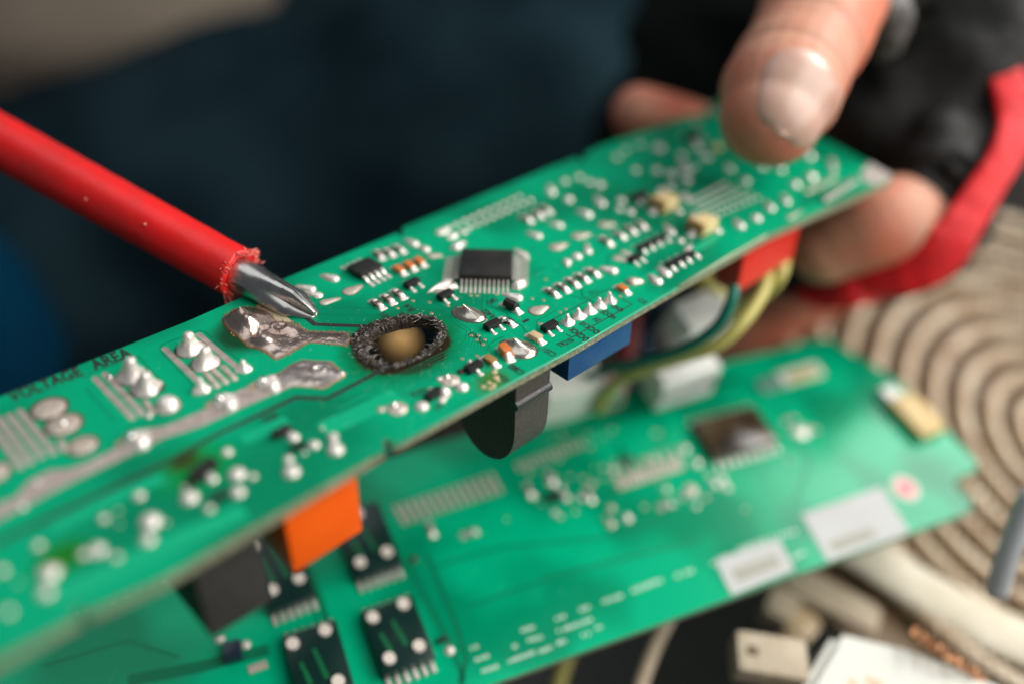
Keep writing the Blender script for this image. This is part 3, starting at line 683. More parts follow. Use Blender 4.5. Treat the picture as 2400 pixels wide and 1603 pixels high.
# --- yellow moulded capacitors
for (x, y) in [(512, 965), (812, 1140)]:
    c = P(z7(x, y)); o = box('moulded_capacitor', (-2.6, 2.6, -1.9, 1.9, 0.1, 2.6), M['yellow_cap'], boardA, at(c.x, c.y, 0, -0.05), bev=0.2)
    box('polarity_bar', (-2.62, -1.5, -1.92, 1.92, 0.5, 2.62), M['yellow_dark'], o, at(0, 0, 0), bev=0.1)
    for s in (0, 1): link('end_cap', FILH, None, o, Matrix.Rotation(math.pi*s, 4, 'Z') @ Matrix.Translation((2.5, 0, 0)))
# --- vias
vo, vf = tube([V((0, 0, 0)), V((0, 0, 0.07))], [0.30, 0.26], 14)
VIA = mesh('via', vo, vf, True, sharp=40); VIA.materials.append(mat('via_ring', (0.62, 0.46, 0.28), 0.35, 0.4))
vo, vf = tube([V((0, 0, 0.06)), V((0, 0, 0.085))], 0.12, 10); VH = mesh('via_hole', vo, vf); VH.materials.append(M['via_shade'])  # black disc on the ring: the dark of the bore is painted
for fn, lst in [(z4, [(420, 680), (490, 680), (485, 720), (555, 722), (770, 705), (1160, 755), (650, 985), (1235, 1030), (1470, 905), (1530, 870), (490, 1162), (572, 1158), (555, 1208), (640, 1203), (620, 1255), (555, 1380), (390, 1410), (30, 795), (50, 918), (1310, 545), (2130, 730), (235, 835), (1285, 1435/2+57)]), (z3, [(1905, 1080), (2125, 1095), (1695, 1180)]), (z2, [(2000, 335), (2283, 745)]), (z5, [(1095, 283)])]:
    for x, y in lst:
        c = P(fn(x, y)); o = link('via', VIA, None, boardA, at(c.x, c.y, 0)); link('via_hole', VH, None, o, at(0, 0, 0))
# --- silk screen lettering and lines
def text(s, a, b, hgt, mt=None, parent=None, F=A, z=0.05, name='printed_text', bold=0.0):
    """text running from pixel a to pixel b"""
    a3, b3 = F.L(a), F.L(b); d = b3-a3
    cu = bpy.data.curves.new(name, 'FONT'); cu.body = s; cu.size = 1; cu.offset = bold; cu.space_character = 1.05; cu.resolution_u = 3
    to = bpy.data.objects.new(name, cu); dg = bpy.context.evaluated_depsgraph_get()
    COL.objects.link(to); dg.update(); me = bpy.data.meshes.new_from_object(to.evaluated_get(dg)); COL.objects.unlink(to); bpy.data.objects.remove(to)
    co = np.array([v.co[:] for v in me.vertices]); w_ = co[:, 0].max()-co[:, 0].min(); x0 = co[:, 0].min(); hh = 0.73
    for v in me.vertices:
        v.co = V(((v.co.x-x0)/w_*d.length*MM, v.co.y/hh*hgt*MM, 0))
    me.name = name; me.materials.clear()
    return link(name, me, mt or M['ink'], parent or boardA, at(a3.x, a3.y, z, math.atan2(d.y, d.x)))
text('VOLTAGE', z1(105, 755), z1(770, 500), 2.9, bold=0.03); text('AREA', z1(870, 460), z1(1225, 322), 2.9, bold=0.03)
text('TR210', z4(1478, 1292), z4(1632, 1218), 1.25, bold=0.015)
text('C201', z4(1440, 1358), z4(1312, 1288), 1.2, bold=0.015)
text('OCDCK', z4(1800, 1200), z4(1610, 1068), 1.2, bold=0.03); text('OCK10', z4(1918, 1118), z4(1725, 1005), 1.2, bold=0.03)
text('WOOE', z4(2108, 958), z4(1955, 878), 1.2, bold=0.03); text('5V', z4(1925, 985), z4(1868, 955), 1.2, bold=0.03); text('GND', z4(2180, 880), z4(2060, 818), 1.1, bold=0.03)
text('TR403', z4(665, 1215), z4(505, 1118), 1.3, bold=0.015); text('R402', z4(770, 945), z4(645, 868), 1.2, bold=0.02); text('D402', z4(700, 820), z4(790, 770), 1.1, bold=0.02)
text('R401', z3(1655, 1345), z3(1515, 1235), 1.2, bold=0.02); text('R4', z3(1945, 1200), z3(1840, 1120), 1.2, bold=0.02); text('8', z3(1800, 1255), z3(1750, 1235), 1.0, bold=0.02)
text('C202', z5(1790, 430), z5(1645, 340), 1.2, bold=0.015); text('R207', z5(1620, 515), z5(1510, 435), 1.1, bold=0.015)
text('C203', z4(1090, 1560), z4(960, 1475), 1.1, bold=0.015)
text('R201', z5(560, 705), z5(720, 635), 1.1, bold=0.02); text('J2', z5(800, 850), z5(900, 800), 1.0, bold=0.02); text('TR202', z2(470, 1340), z2(610, 1270), 1.3, bold=0.03)
text('C2', z8(1005, 960), z8(1095, 1010), 1.0, bold=0.02); text('R11', z4(1800, 700), z4(1880, 680), .6, bold=0.03)
for pts in [[z4(1400, 1040), z4(1335, 1010), z4(1620, 860), z4(1985, 655)], [z4(2130, 745), z4(2262, 818), z4(1600, 1178), z4(1535, 1142)]]:
    px_strip('printed_line', pts, 0.16, M['ink'], 0.03)
text('102', z4(905, 1012), z4(855, 985), 0.0, M['white'], boardA, name='printed_text') if 0 else None
a, b = P(z4(846, 1002), .62), P(z4(905, 975), .62)
tt = text('102', z4(846, 1002), z4(905, 975), 0.75, M['mark'], boardA); tt.location.z = 0.62*MM; pp = P(z4(852, 1010), .62); tt.location.x = pp.x*MM; tt.location.y = pp.y*MM

# --- long lip along the front edge (rough v-cut)
vs, fs = tube([P(p)+V((0, 0, -0.18)) for p in [(880, 1068), (1100, 947), (1350, 813), (1592, 672)]], 0.16, 6); ob('edge_lip', vs, fs, mat('lip', (0.02, 0.42, 0.26), .3), boardA)
vs, fs = tube([P(p)+V((0, 0, 0.05)) for p in [(1592, 672), (1700, 607), (1796, 553)]], 0.30, 6); ob('edge_lip', vs, fs, mat('rail', (0.30, 0.45, 0.28), .4), boardA)

# ---------------------------------------------------------------- melted pads (height fields)
def edist(p, poly):
    best = 1e9; p = V(p)
    for i in range(len(poly)):
        a = V(poly[i][:2]); b = V(poly[(i+1) % len(poly)][:2]); e = b-a; t = max(0, min(1, (p-a)@e/max(e@e, 1e-9))); best = min(best, (p-a-e*t).length)
    return best
def field(name, poly, step, fn, mt):
    xs = [p[0] for p in poly]; ys = [p[1] for p in poly]
    nx = int((max(xs)-min(xs))/step)+2; ny = int((max(ys)-min(ys))/step)+2; idx = {}; vs = []; fs = []; ed = []
    for i in range(nx):
        for j in range(ny):
            p = (min(xs)+i*step, min(ys)+j*step)
            ins = inside(p, poly); e = edist(p, poly)
            if ins or e < step*0.8:
                e = e if ins else 0.0
                idx[i, j] = len(vs); vs.append(V((p[0], p[1], fn(p[0], p[1], e)))); ed.append(e)
    for i in range(nx-1):
        for j in range(ny-1):
            k = [(i, j), (i+1, j), (i+1, j+1), (i, j+1)]
            if all(q in idx for q in k): fs.append([idx[q] for q in k])
    me = bpy.data.meshes.new(name); me.from_pydata([v*MM for v in vs], [], fs); me.update(); me.shade_smooth()
    at_ = me.attributes.new('rimdist', 'FLOAT', 'POINT'); at_.data.foreach_set('value', ed)
    return link(name, me, mt, boardA)
def melt_mat(name, c1, c2, rimc, rimw, rough=0.2):
    m = mat(name, c1, rough, 0.95, var=c2, scale=260, bump=0.05, bscale=1100, detail=4, rvar=0.08); nt = m.node_tree; n = nt.nodes; p = n['Principled BSDF']
    src = p.inputs['Base Color'].links[0].from_socket
    a = n.new('ShaderNodeAttribute'); a.attribute_name = 'rimdist'
    t = n.new('ShaderNodeTexNoise'); t.inputs['Scale'].default_value = 700; t.inputs['Detail'].default_value = 5
    tc = n.new('ShaderNodeTexCoord'); nt.links.new(tc.outputs['Object'], t.inputs['Vector'])
    ma = n.new('ShaderNodeMath'); ma.operation = 'MULTIPLY_ADD'; ma.inputs[1].default_value = -rimw*1.8; nt.links.new(t.outputs['Fac'], ma.inputs[0]); nt.links.new(a.outputs['Fac'], ma.inputs[2])
    r = n.new('ShaderNodeMapRange'); r.inputs['From Min'].default_value = -rimw*0.5; r.inputs['From Max'].default_value = rimw*0.5; r.inputs['To Min'].default_value = 1; r.inputs['To Max'].default_value = 0
    nt.links.new(ma.outputs[0], r.inputs['Value'])
    x = n.new('ShaderNodeMix'); x.data_type = 'RGBA'; nt.links.new(r.outputs['Result'], x.inputs[0]); nt.links.new(src, x.inputs[6]); x.inputs[7].default_value = (*rimc, 1)
    nt.links.new(x.outputs[2], p.inputs['Base Color'])
    x2 = n.new('ShaderNodeMapRange'); x2.inputs['To Min'].default_value = 0.95; x2.inputs['To Max'].default_value = 0.25; nt.links.new(r.outputs['Result'], x2.inputs['Value']); nt.links.new(x2.outputs['Result'], p.inputs['Metallic'])
    return m
def g(x, y, c, r): return math.exp(-((x-c[0])**2+(y-c[1])**2)/(2*r*r))
def bumps(lst, F2):
    out = []
    for (zx, zy, hh, rr, sharpness) in lst:
        p = P(z2(zx, zy)); out.append((p.x, p.y, hh, rr, sharpness))
    return out
def hfield(lst, base, rampw, nz):
    L_ = bumps(lst, None)
    def f(x, y, e):
        h = 0
        for bx, by, hh, rr, sh in L_:
            d = math.hypot(x-bx, y-by)/rr
            if sh == 0: h += hh*math.exp(-d*d*0.5)
            elif sh == 1: h += hh*max(0, 1-d)**1.6
            else: h += hh*math.exp(-((d-1)**2)*6)       # crater ring
        q = base + h + nz*noise.noise(V((x*0.9, y*0.9, 3))) + nz*0.35*noise.noise(V((x*2.6, y*2.6, 9))) + nz*0.08*noise.noise(V((x*6, y*6, 1)))
        return 0.02 + max(0.03, q)*min(1, e/rampw)**0.6
    return f
melt1 = [P(z2(*p)) for p in [(75, 395), (110, 345), (170, 305), (280, 272), (400, 278), (480, 305), (545, 350), (585, 400), (700, 408), (790, 440), (860, 492), (1050, 500), (1240, 508), (1270, 560), (1230, 632), (1050, 615), (880, 602), (800, 645), (700, 700), (580, 757), (530, 735), (455, 670), (330, 640), (250, 575), (160, 510), (95, 445)]]
M['melt1'] = melt_mat('melted_solder', (0.44, 0.30, 0.25), (0.68, 0.55, 0.48), (0.22, 0.11, 0.04), 0.38, 0.24)
field('melted_pad', [tuple(p[:2]) for p in melt1], 0.11, hfield([(300, 430, 1.3, 2.2, 0), (265, 400, 1.5, 2.4, 1), (330, 460, 0.9, 0.8, 0), (470, 600, 1.3, 1.1, 0), (430, 560, 0.8, 0.8, 1), (400, 520, -0.7, 0.5, 0), (620, 470, 0.35, 1.25, 2), (730, 500, 0.5, 0.8, 0), (560, 520, -0.3, 0.7, 0), (1000, 560, 0.0, 1.5, 0), (640, 640, 0.1, 1.0, 0), (150, 400, 0.5, 0.9, 0)], 0.16, 1.5, 0.10), M['melt1'])
melt2 = [P(z2(*p)) for p in [(560, 940), (590, 880), (720, 790), (820, 755), (950, 762), (1060, 765), (1095, 778), (1150, 830), (1215, 880), (1205, 912), (1110, 960), (1050, 1005), (1000, 1022), (850, 1005), (720, 1000), (620, 1040)]]
M['melt2'] = melt_mat('crusted_solder', (0.50, 0.42, 0.38), (0.68, 0.60, 0.55), (0.34, 0.20, 0.08), 0.25, 0.36)
field('melted_pad', [tuple(p[:2]) for p in melt2], 0.12, hfield([(965, 850, 0.30, 0.9, 2), (880, 960, .3, .35, 0), (940, 965, .3, .3, 0), (1080, 870, .3, .35, 0), (1180, 880, .4, .6, 0), (700, 900, .25, 1.2, 0), (770, 950, .2, .6, 0)], 0.10, 0.4, 0.09), M['melt2'])
# bubbled flux beads along the rim of the melted pad
parts = []
for i in range(len(melt1)):
    a, b = melt1[i], melt1[(i+1) % len(melt1)]
    for k in range(int((b-a).length/0.28)):
        p = a.lerp(b, k*0.28/(b-a).length); r = random.uniform(.05, .20)
        if random.random() < .35: continue
        q = V((p.x+random.uniform(-.25, .25), p.y+random.uniform(-.25, .25), 0.02))
        vs, fs = dome([(r*math.cos(t*1.047), r*math.sin(t*1.047)) for t in range(6)], (0, 0), r, 3); parts.append(([v+q for v in vs], fs))
vs, fs = merge(parts); tag(ob('flux_bead', vs, fs, mat('amber_flux', (0.34, 0.17, 0.045), 0.2, coat=0.6, var=(0.05, 0.03, 0.015), scale=900), boardA), kind='stuff')

# ---------------------------------------------------------------- burnt hole rim
N, S = 220, 16; vs, fs = [], []
for k in range(N):
    th = 2*math.pi*k/N; a = at_angle(HIN, hc, th); b = at_angle(HOUT, hc, th)
    for j in range(S+1):
        s = j/S; p = a.lerp(b, s)
        q = V((p.x*1.4, p.y*1.4, 0)); nz = noise.noise(q) + 0.8*noise.noise(q*2.3) + 0.6*noise.noise(q*5.1) + 0.5*abs(noise.noise(q*9))
        wd_ = (b-a).length; z = (min(0.26, wd_*0.14)*math.sin(math.pi*min(1, s*0.96+0.04))**0.8)*(0.65+0.55*nz) + 0.05 if s < 1 else 0.0
        if s < 0.12: z = -TH*(1-s/0.12)*1.1
        jit = 0.28*noise.noise(V((k*0.55, j*0.9, 5)))*(1 if 0 < j < S else 0.5)
        d = (b-a).normalized(); vs.append(V((p.x+d.x*jit, p.y+d.y*jit, z)))
for k in range(N):
    for j in range(S):
        a = k*(S+1)+j; b = ((k+1) % N)*(S+1)+j; fs.append([a, b, b+1, a+1])
ob('charred_rim', vs, fs, M['char'], boardA)
def flake(p, d, L_, wd):
    d = d.normalized(); s = d.orthogonal().normalized(); s.rotate(Matrix.Rotation(random.uniform(0, 6.28), 3, d)); t = d.cross(s)
    mid = p + d*L_*0.5 + t*L_*random.uniform(-.15, .15)
    return [p-s*wd, p+s*wd, p+t*wd, mid-s*wd*.7, mid+s*wd*.7, mid+t*wd*.7, p+d*L_], [[0, 1, 4, 3], [1, 2, 5, 4], [2, 0, 3, 5], [3, 4, 6], [4, 5, 6], [5, 3, 6]]
pa, pb = [], []
for k in range(1900):
    th = random.uniform(0, 2*math.pi); a = at_angle(HIN, hc, th); b = at_angle(HOUT, hc, th); s = random.random()
    p = a.lerp(b, 0.12+s*0.84); z = min(.20, (b-a).length*.10)*math.sin(math.pi*s)**0.8*random.uniform(.5, 1.3)+0.08
    rad = (b-a).normalized(); tg = V((-rad.y, rad.x))
    m = random.gauss(0, 0.7); n2 = random.gauss(-0.2, 0.8)
    d = V((rad.x*n2+tg.x*m, rad.y*n2+tg.y*m, random.uniform(-0.05, 0.45)))
    f = flake(V((p.x, p.y, z)), d, random.uniform(.25, .85), random.uniform(.03, .11))
    (pa if random.random() < 0.74 else pb).append(f)
for k in range(80):                      # fibres reaching into the hole
    th = random.choice([random.gauss(math.pi*1.05, .5), random.uniform(0, 6.28)]); a = at_angle(HIN, hc, th); rad = (V(hc[:2])-a).normalized()
    d = V((rad.x+random.uniform(-.5, .5), rad.y+random.uniform(-.5, .5), random.uniform(-.4, .5)))
    pb.append(flake(V((a.x-rad.x*.3, a.y-rad.y*.3, random.uniform(-.6, .4))), d, random.uniform(.5, 2.3), random.uniform(.02, .05)))
vs, fs = merge(pa); tag(ob('char_flake', vs, fs, M['char'], boardA, smooth=False), kind='stuff')
vs, fs = merge(pb); tag(ob('ash_fibre', vs, fs, M['ash'], boardA, smooth=False), kind='stuff')
# dust and crumbs on the board near the burn
pa = []
for k in range(420):
    x, y = random.gauss(hc.x, 16), random.gauss(hc.y-2, 9)
    if inside((x, y), [p[:2] for p in HOUT]): continue
    r = random.uniform(.025, .075); pa.append(([V((x-r, y-r, .02)), V((x+r, y-r*.6, .02)), V((x+r*.3, y+r, .02)), V((x, y, .02+r))], [[0, 1, 3], [1, 2, 3], [2, 0, 3]]))
vs, fs = merge(pa); tag(ob('dust', vs, fs, M['mark'], boardA, smooth=False), kind='stuff')

# ---------------------------------------------------------------- components hanging under board A
edge_v = P((850, 1085)).y; edge_v2 = P((1350, 812)).y; edge_v3 = P((379, 1358)).y
def hang(name, bl, br, vface, depth_px, mt, bev=0.35, vlen=None, label=None):
    """box under the board: bottom-left and bottom-right pixels of its front face on plane v=vface"""
    a = A.onv(bl, vface); b = A.onv(br, vface); zb = (a.z+b.z)/2
    if depth_px: vlen = A.onu(depth_px, a.x).y - vface
    return box(name, (a.x, b.x, vface, vface+vlen, zb, -TH+0.02), mt, boardA, None, bev)
o = hang('film_capacitor', (690, 1347), (851, 1241), edge_v+2.2, None, M['orange'], 0.45, 9.0)
o = hang('relay', (495, 1491), (637, 1412), edge_v3+3.0, None, M['relay'], 0.3, 12.0)
o = hang('blue_terminal', (1331, 886), (1475, 813), edge_v2+1.2, None, M['blue'], 0.25, 6.0)
o = hang('red_connector', (1728, 684), (1856, 612), P((1592, 670)).y+1.5, None, M['red_conn'], 0.3, 6.0)
# rounded clip (charcoal) with a bright ridge
vf_ = P((1250, 868)).y+1.6
a = A.onv((1208, 960), vf_); b = A.onv((1284, 960), vf_); u0, u1 = a.x, b.x
bt = A.onv((1205, 1088), vf_).z; rr = 7.4
prof = [(vf_, -TH), (vf_, bt+rr*0.9)]
for k in range(1, 16):
    t = math.pi*k/16; prof.append((vf_+rr-rr*math.cos(t), bt+rr*0.9-rr*1.25*math.sin(t)))
prof += [(vf_+2*rr, bt+rr*0.9), (vf_+2*rr, -TH)]
vs = [V((u0, v, z)) for v, z in prof]+[V((u1, v, z)) for v, z in prof]; n = len(prof)
fs = [[k, (k+1) % n, (k+1) % n+n, k+n] for k in range(n)]+[list(range(n))[::-1], [k+n for k in range(n)]]
clip = ob('rounded_clip', vs, fs, M['matte'], boardA, smooth=True, sharp=35)
zr1 = A.onv((1211, 950), vf_).z
vs, fs = tube([V((u0-0.15, vf_+.25, zr1)), V((u1+0.1, vf_+.25, zr1))], 0.95, 16); ob('ridge', vs, fs, mat('ridge_gloss', (0.05, 0.05, 0.05), .2, .3, bump=.08, bscale=5000), clip, sharp=40)
# ================================================================= BOARD B (lower board)
boardB = empty('circuit_board', B.M)
tag(boardB, 'second green circuit board lying out of focus under the burnt one, with white paper labels', 'circuit board')
M['pcb2'] = board_mat('solder_mask_lower', (0.0, 0.38, 0.185), (0.0, 0.23, 0.11), rough=0.20, spec=0.16)
outB = [(-300, 1420), (0, 1340), (380, 1235), (850, 1090), (1000, 1043), (1396, 933), (1659, 858), (1925, 792), (1940, 792), (2105, 890), (2290, 1082), (2288, 1100), (2240, 1122), (2238, 1132), (2280, 1178), (2276, 1192), (2255, 1205), (1130, 1612), (600, 1800), (-300, 2050)]
Q = lambda p, h=0.0: B.L(p, h)
vs, fs, km = prism([Q(p) for p in outB], -TH, 0)
me = mesh('substrate', vs, fs, False); link('substrate', me, [M['pcb2'], M['edge']], boardB)
for p in me.polygons:
    if abs(p.normal.z) < 0.5: p.material_index = 1
def bsheet(name, pts, mt, h=0.06, th=0.05): 
    vs, fs, km = prism([Q(p) for p in pts], h-th, h); return ob(name, vs, fs, mt, boardB, smooth=False)
def bmound(p, r, h=None, mt='solder', name='solder_joint', par=None, z=0.0):
    c = Q(p, z); n = 14
    vs, fs = dome([(r*math.cos(2*math.pi*k/n), r*math.sin(2*math.pi*k/n)) for k in range(n)], (0, 0), h or r*.5, 5); return ob(name, vs, fs, M[mt], boardB, at(c.x, c.y, z))
def bbox(name, corners, h, mt, z0=0.1, bev=0.2):
    """box from 3 pixel corners: a (left-near), b (right-near), c (left-far)"""
    a, b, c = [Q(p, h) for p in corners]; d = b-a; ang = math.atan2(d.y, d.x); L_ = d.length; e = c-a; W = -d.y/L_*e.x+d.x/L_*e.y
    return box(name, (0, L_, min(0, W), max(0, W), z0, h), mt, boardB, at(a.x, a.y, 0, ang), bev=bev), L_, W
# the square chip
M['gchip'] = mat('tan_sheen_chip', (0.010, 0.008, 0.006), 0.18, var=(0.13, 0.085, 0.045), scale=55)  # tan in the colour stands in for a reflection on the black top
o, L_, W = bbox('microchip', [(1675, 1072), (1825, 1030), (1618, 990)], 2.2, M['gchip'])
for k in range(8):
    x = 0.8+(L_-1.6)*k/7
    box('lead', (x-.4, x+.4, -2.2, 0.0, 0.1, .5), M['solder'], o, None, .08); box('lead', (x-.4, x+.4, W, W+2.0, 0.1, .5), M['dull_solder'], o, None, .08)
# dark switches with four round studs and comb leads
M['switch'] = mat('bottle_green_black', (0.002, 0.022, 0.018), 0.3); M['stud'] = mat('ivory_stud', (0.74, 0.66, 0.58), 0.5)
def switch(near_l, near_r, far_l, studs):
    o, L_, W = bbox('switch', [near_l, near_r, far_l], 2.5, M['switch'], bev=.15)
    for (fx, fy) in studs:
        n = 18; r = 1.25; vs, fs = tube([V((L_*fx, W*fy, 2.4)), V((L_*fx, W*fy, 3.0))], [r, r*.9], n); ob('stud', vs, fs, M['stud'], o, sharp=40)
    for k in range(6):
        x = L_*(0.08+0.84*k/5); box('lead', (x-.45, x+.45, -2.0, 0, .1, .6), M['solder'], o, None, .1); box('lead', (x-.4, x+.4, W, W+1.2, .1, .6), M['dull_solder'], o, None, .1)
    for (x0, y0, x1, y1) in [(0.48, .72, .58, .30), (0.2, .6, .28, .3)]:
        vs, fs, km = prism([(L_*x0-.35, W*y0), (L_*x0+.35, W*y0), (L_*x1+.5, W*y1), (L_*x1-.5, W*y1)], 2.5, 2.53); ob('printed_arrow', vs, fs, mat('green_print', (0.0, .12, .04), .4), o, smooth=False)
S4 = [(.2, .14), (.76, .2), (.18, .82), (.74, .86)]
switch(zl(1560, 1390), zl(1880, 1270), zl(1470, 985), [(.2, .2), (.78, .22), (.16, .86), (.78, .9)])
switch(zl(1060, 1620), zl(1400, 1500), zl(905, 1160), [(.2, .2), (.74, .22), (.14, .86), (.76, .9)])
switch(zl(1390, 800), zl(1680, 700), zl(1275, 400), [(.2, .2), (.78, .22), (.5, .9)])
switch(zl(860, 1000), zl(1150, 890), zl(700, 520), [(.2, .22), (.78, .24), (.1, .8)])
# pin comb fields, pads and clusters
def comb(a, b, wpx, n, ln, mt='dull_solder', h=.25):
    A0, B0 = V(a), V(b); d = (B0-A0)
    for k in range(n):
        p = A0 + d*k/(n-1); q0 = Q((p.x, p.y)); q1 = Q((p.x+wpx[0], p.y+wpx[1])); e = q1-q0; ang = math.atan2(e.y, e.x)
        box('pad', (0, e.length, -ln/2, ln/2, 0.0, h), M[mt], boardB, at(q0.x, q0.y, 0, ang), bev=.05)
comb((925, 1185), (1150, 1110), (25, 45), 14, .9); comb((1210, 1085), (1360, 1030), (10, 18), 12, .7)
comb(zm(1185, 380), zm(1555, 260), (-10, -28), 12, 1.0); comb(zm(1120, 250), zm(1500, 130), (12, 24), 7, .7)
for (x, y, r) in [(1120, 590, 1.1), (1222, 555, 1.1), (1122, 495, .9), (1570, 135, 1.2), (1645, 220, 1.2), (1395, 190, .8), (1345, 200, .8), (1140, 250, .7), (1460, 380, .8), (1610, 385, 1.2), (1700, 430, .7), (1640, 480, .7),
                  (1760, 350, 1.0), (1800, 320, 1.0), (1830, 370, .9), (1720, 300, .7), (1005, 345, .8), (850, 430, 1.0), (820, 370, .8), (780, 520, .7), (940, 430, .8), (2255, 30, 1.4), (1940, 500, .4), (1500, 190, .7), (1280, 290, .6), (780, 300, .5)]:
    bmound(zm(x, y), r, mt='solder' if (x+y) % 3 else 'dull_solder')
bmound(zm(1610, 385), 1.5, .5, 'pinkring')
bbox('transistor', [zm(755, 450), zm(830, 425), zm(740, 400)], 1.2, M['black']); bbox('transistor', [zl(1895, 1190), zl(1960, 1165), zl(1885, 1165)], 1.0, M['black']); bmound(zl(1965, 1235), 1.0); bmound(zl(1745, 680), .8, .8, 'flux')
bbox('inductor', [zl(590, 1300), zl(700, 1270), zl(570, 1190)], 2.0, mat('navy_moulding', (0.01, 0.02, .04), .3)); bmound(zl(720, 1200), .9); bmound(zl(560, 1165), 1.0); comb(zl(745, 1330), zl(830, 1300), (5, 18), 4, .8)
bbox('transistor', [zm(1180, 215), zm(1270, 185), zm(1170, 195)], 1.0, M['black'])
# yellow-ringed block and pads near the top
o, _, _ = bbox('ceramic_block', [zr(1130, 735), zr(1325, 680), zr(1120, 665)], 1.0, M['greywhite']); o2, _, _ = bbox('ceramic_block', [zr(1025, 770), zr(1120, 745), zr(1020, 705)], .8, mat('bluegrey', (.14, .25, .22), .5))
o, _, _ = bbox('block_window', [zr(1160, 718), zr(1300, 680), zr(1150, 680)], 1.3, M['yellow_tape'])
bmound(zr(1210, 965), 1.8, .5); bmound(zr(1230, 950), .9, .9)
# yellow block on the right edge
o, _, _ = bbox('yellow_block', [(2165, 1022), (2222, 1000), (2085, 935)], 3.0, M['yellow_tape'], bev=.5)
bbox('white_block', [(2085, 935), (2115, 925), (2065, 908)], 2.6, M['white'], bev=.3)
for k in range(60):
    x = random.uniform(1150, 1900); y = random.uniform(1000, 1230)
    if (x-1700)**2+(y-1010)**2 < 150**2 or y > 1500-0.2*x: continue
    bmound((x, y), random.uniform(.25, .6), .3, 'dull_solder')
for (x, y) in [(1290, 1120), (1380, 1160), (1610, 1160), (1560, 1185), (1240, 1150), (1900, 1010), (1850, 985), (1100, 1250), (1010, 1240)]:
    q = Q((x, y)); o = box('resistor', (-1.0, 1.0, -.6, .6, 0.05, .6), M['rescoat'], boardB, at(q.x, q.y, 0, random.choice([0, 1.57])), bev=.08)
    for s_ in (0, 1): link('end_cap', FIL, None, o, Matrix.Rotation(math.pi*s_, 4, 'Z') @ Matrix.Translation((.85, 0, 0)))
for pts in [[(1010, 1330), (1180, 1280), (1420, 1260), (1560, 1210)], [(1100, 1420), (1300, 1350), (1650, 1260)], [(700, 1330), (760, 1500), (800, 1603)], [(100, 1560), (300, 1500), (420, 1540)], [(1820, 940), (1900, 1080), (1860, 1180)], [(1500, 930), (1560, 1010), (1540, 1050)]]:
    vs, fs, km = prism(strip([Q(p) for p in pts], .5), 0, .022); ob('trace', vs, fs, M['gap'], boardB, smooth=False)
# labels
bsheet('paper_label', [(1878, 1205), (2065, 1140), (2132, 1247), (1940, 1316)], M['label'], .12)
bsheet('label_print', [(1940, 1270), (2040, 1235), (2055, 1258), (1955, 1295)], M['labelprint'], .135, .01)
bsheet('paper_label', [(1675, 1312), (1825, 1262), (1862, 1335), (1715, 1395)], M['label'], .12)
bsheet('label_print', [(1712, 1335), (1818, 1298), (1832, 1326), (1728, 1366)], M['labelprint'], .135, .01)
c = Q((2122, 1144)); 
for nm, r, mt, h in (('round_sticker', 3.3, M['pinkring'], .1), ('sticker_print', 1.9, M['pink'], .12)):
    vs, fs, km = prism([(c.x+r*math.cos(k*.262), c.y+r*math.sin(k*.262)) for k in range(24)], h-.05, h); ob(nm, vs, fs, mt, boardB, smooth=False)
# unreadable white print: rows of small marks
def marks(a, b, n, hpx=9):
    a, b = V(a), V(b)
    for k in range(n):
        if random.random() < .08: continue
        p = a.lerp(b, k/n); q = a.lerp(b, (k+random.uniform(.45, .8))/n); hh = hpx*random.uniform(.7, 1)
        bsheet('printed_mark', [(p.x, p.y), (q.x, q.y), (q.x-hh*.3, q.y-hh), (p.x-hh*.3, p.y-hh)], M['mark'], .04, .03)
for (a, b, n) in [((270, 1360), (320, 1345), 4), ((300, 1430), (385, 1400), 6), ((325, 1505), (440, 1465), 8), ((530, 1350), (560, 1340), 2), ((580, 1250), (665, 1225), 6), ((500, 1440), (665, 1380), 11), ((690, 1380), (775, 1345), 5), ((800, 1330), (860, 1305), 3),
                  ((790, 1180), (850, 1160), 3), ((800, 1255), (1015, 1180), 12), ((950, 1280), (1000, 1265), 3), ((1035, 1235), (1080, 1220), 2), ((935, 1125), (1000, 1105), 4), ((1075, 1075), (1200, 1035), 6), ((1255, 1010), (1440, 940), 10), ((1520, 920), (1635, 880), 6), ((1740, 840), (1850, 790), 7), ((1900, 760), (2120, 680), 11), ((2150, 680), (2260, 640), 4), ((2230, 810), (2310, 770), 4), ((620, 1310), (720, 1285), 4)]:
    marks(zm(*a), zm(*b), n)
for pts, wd in [([zl(1700, 700), zl(1960, 1180), zl(2050, 1400), zl(2040, 1443)], 1.0), ([zl(1100, 700), zl(1230, 1100), zl(1330, 1440)], 1.2), ([zm(0, 780), zm(180, 1200), zm(240, 1420), zm(200, 1568)], 1.0), ([zl(0, 1420), zl(420, 1340), zl(860, 1230)], 2.2), ([(1450, 1040), (1480, 1130), (1420, 1160)], 1.2), ([zr(0, 990), zr(600, 800), zr(900, 700)], 2.0)]:
    vs, fs, km = prism(strip([Q(p) for p in pts], wd), 0, .02); ob('trace', vs, fs, M['gap'], boardB, smooth=False)
# an upper edge strip of silver pads left of the relay
for k in range(9):
    t = k/8; bmound((150+230*t+random.uniform(-5, 5), 1440-85*t+random.uniform(-4, 4)), random.uniform(.4, .8), .3, 'dull_solder')

# ================================================================= SCREWDRIVER
sd_tip = wp(738, 741, 143.0); sd_dir = (wp(60, 365, 166.0)-sd_tip).normalized()
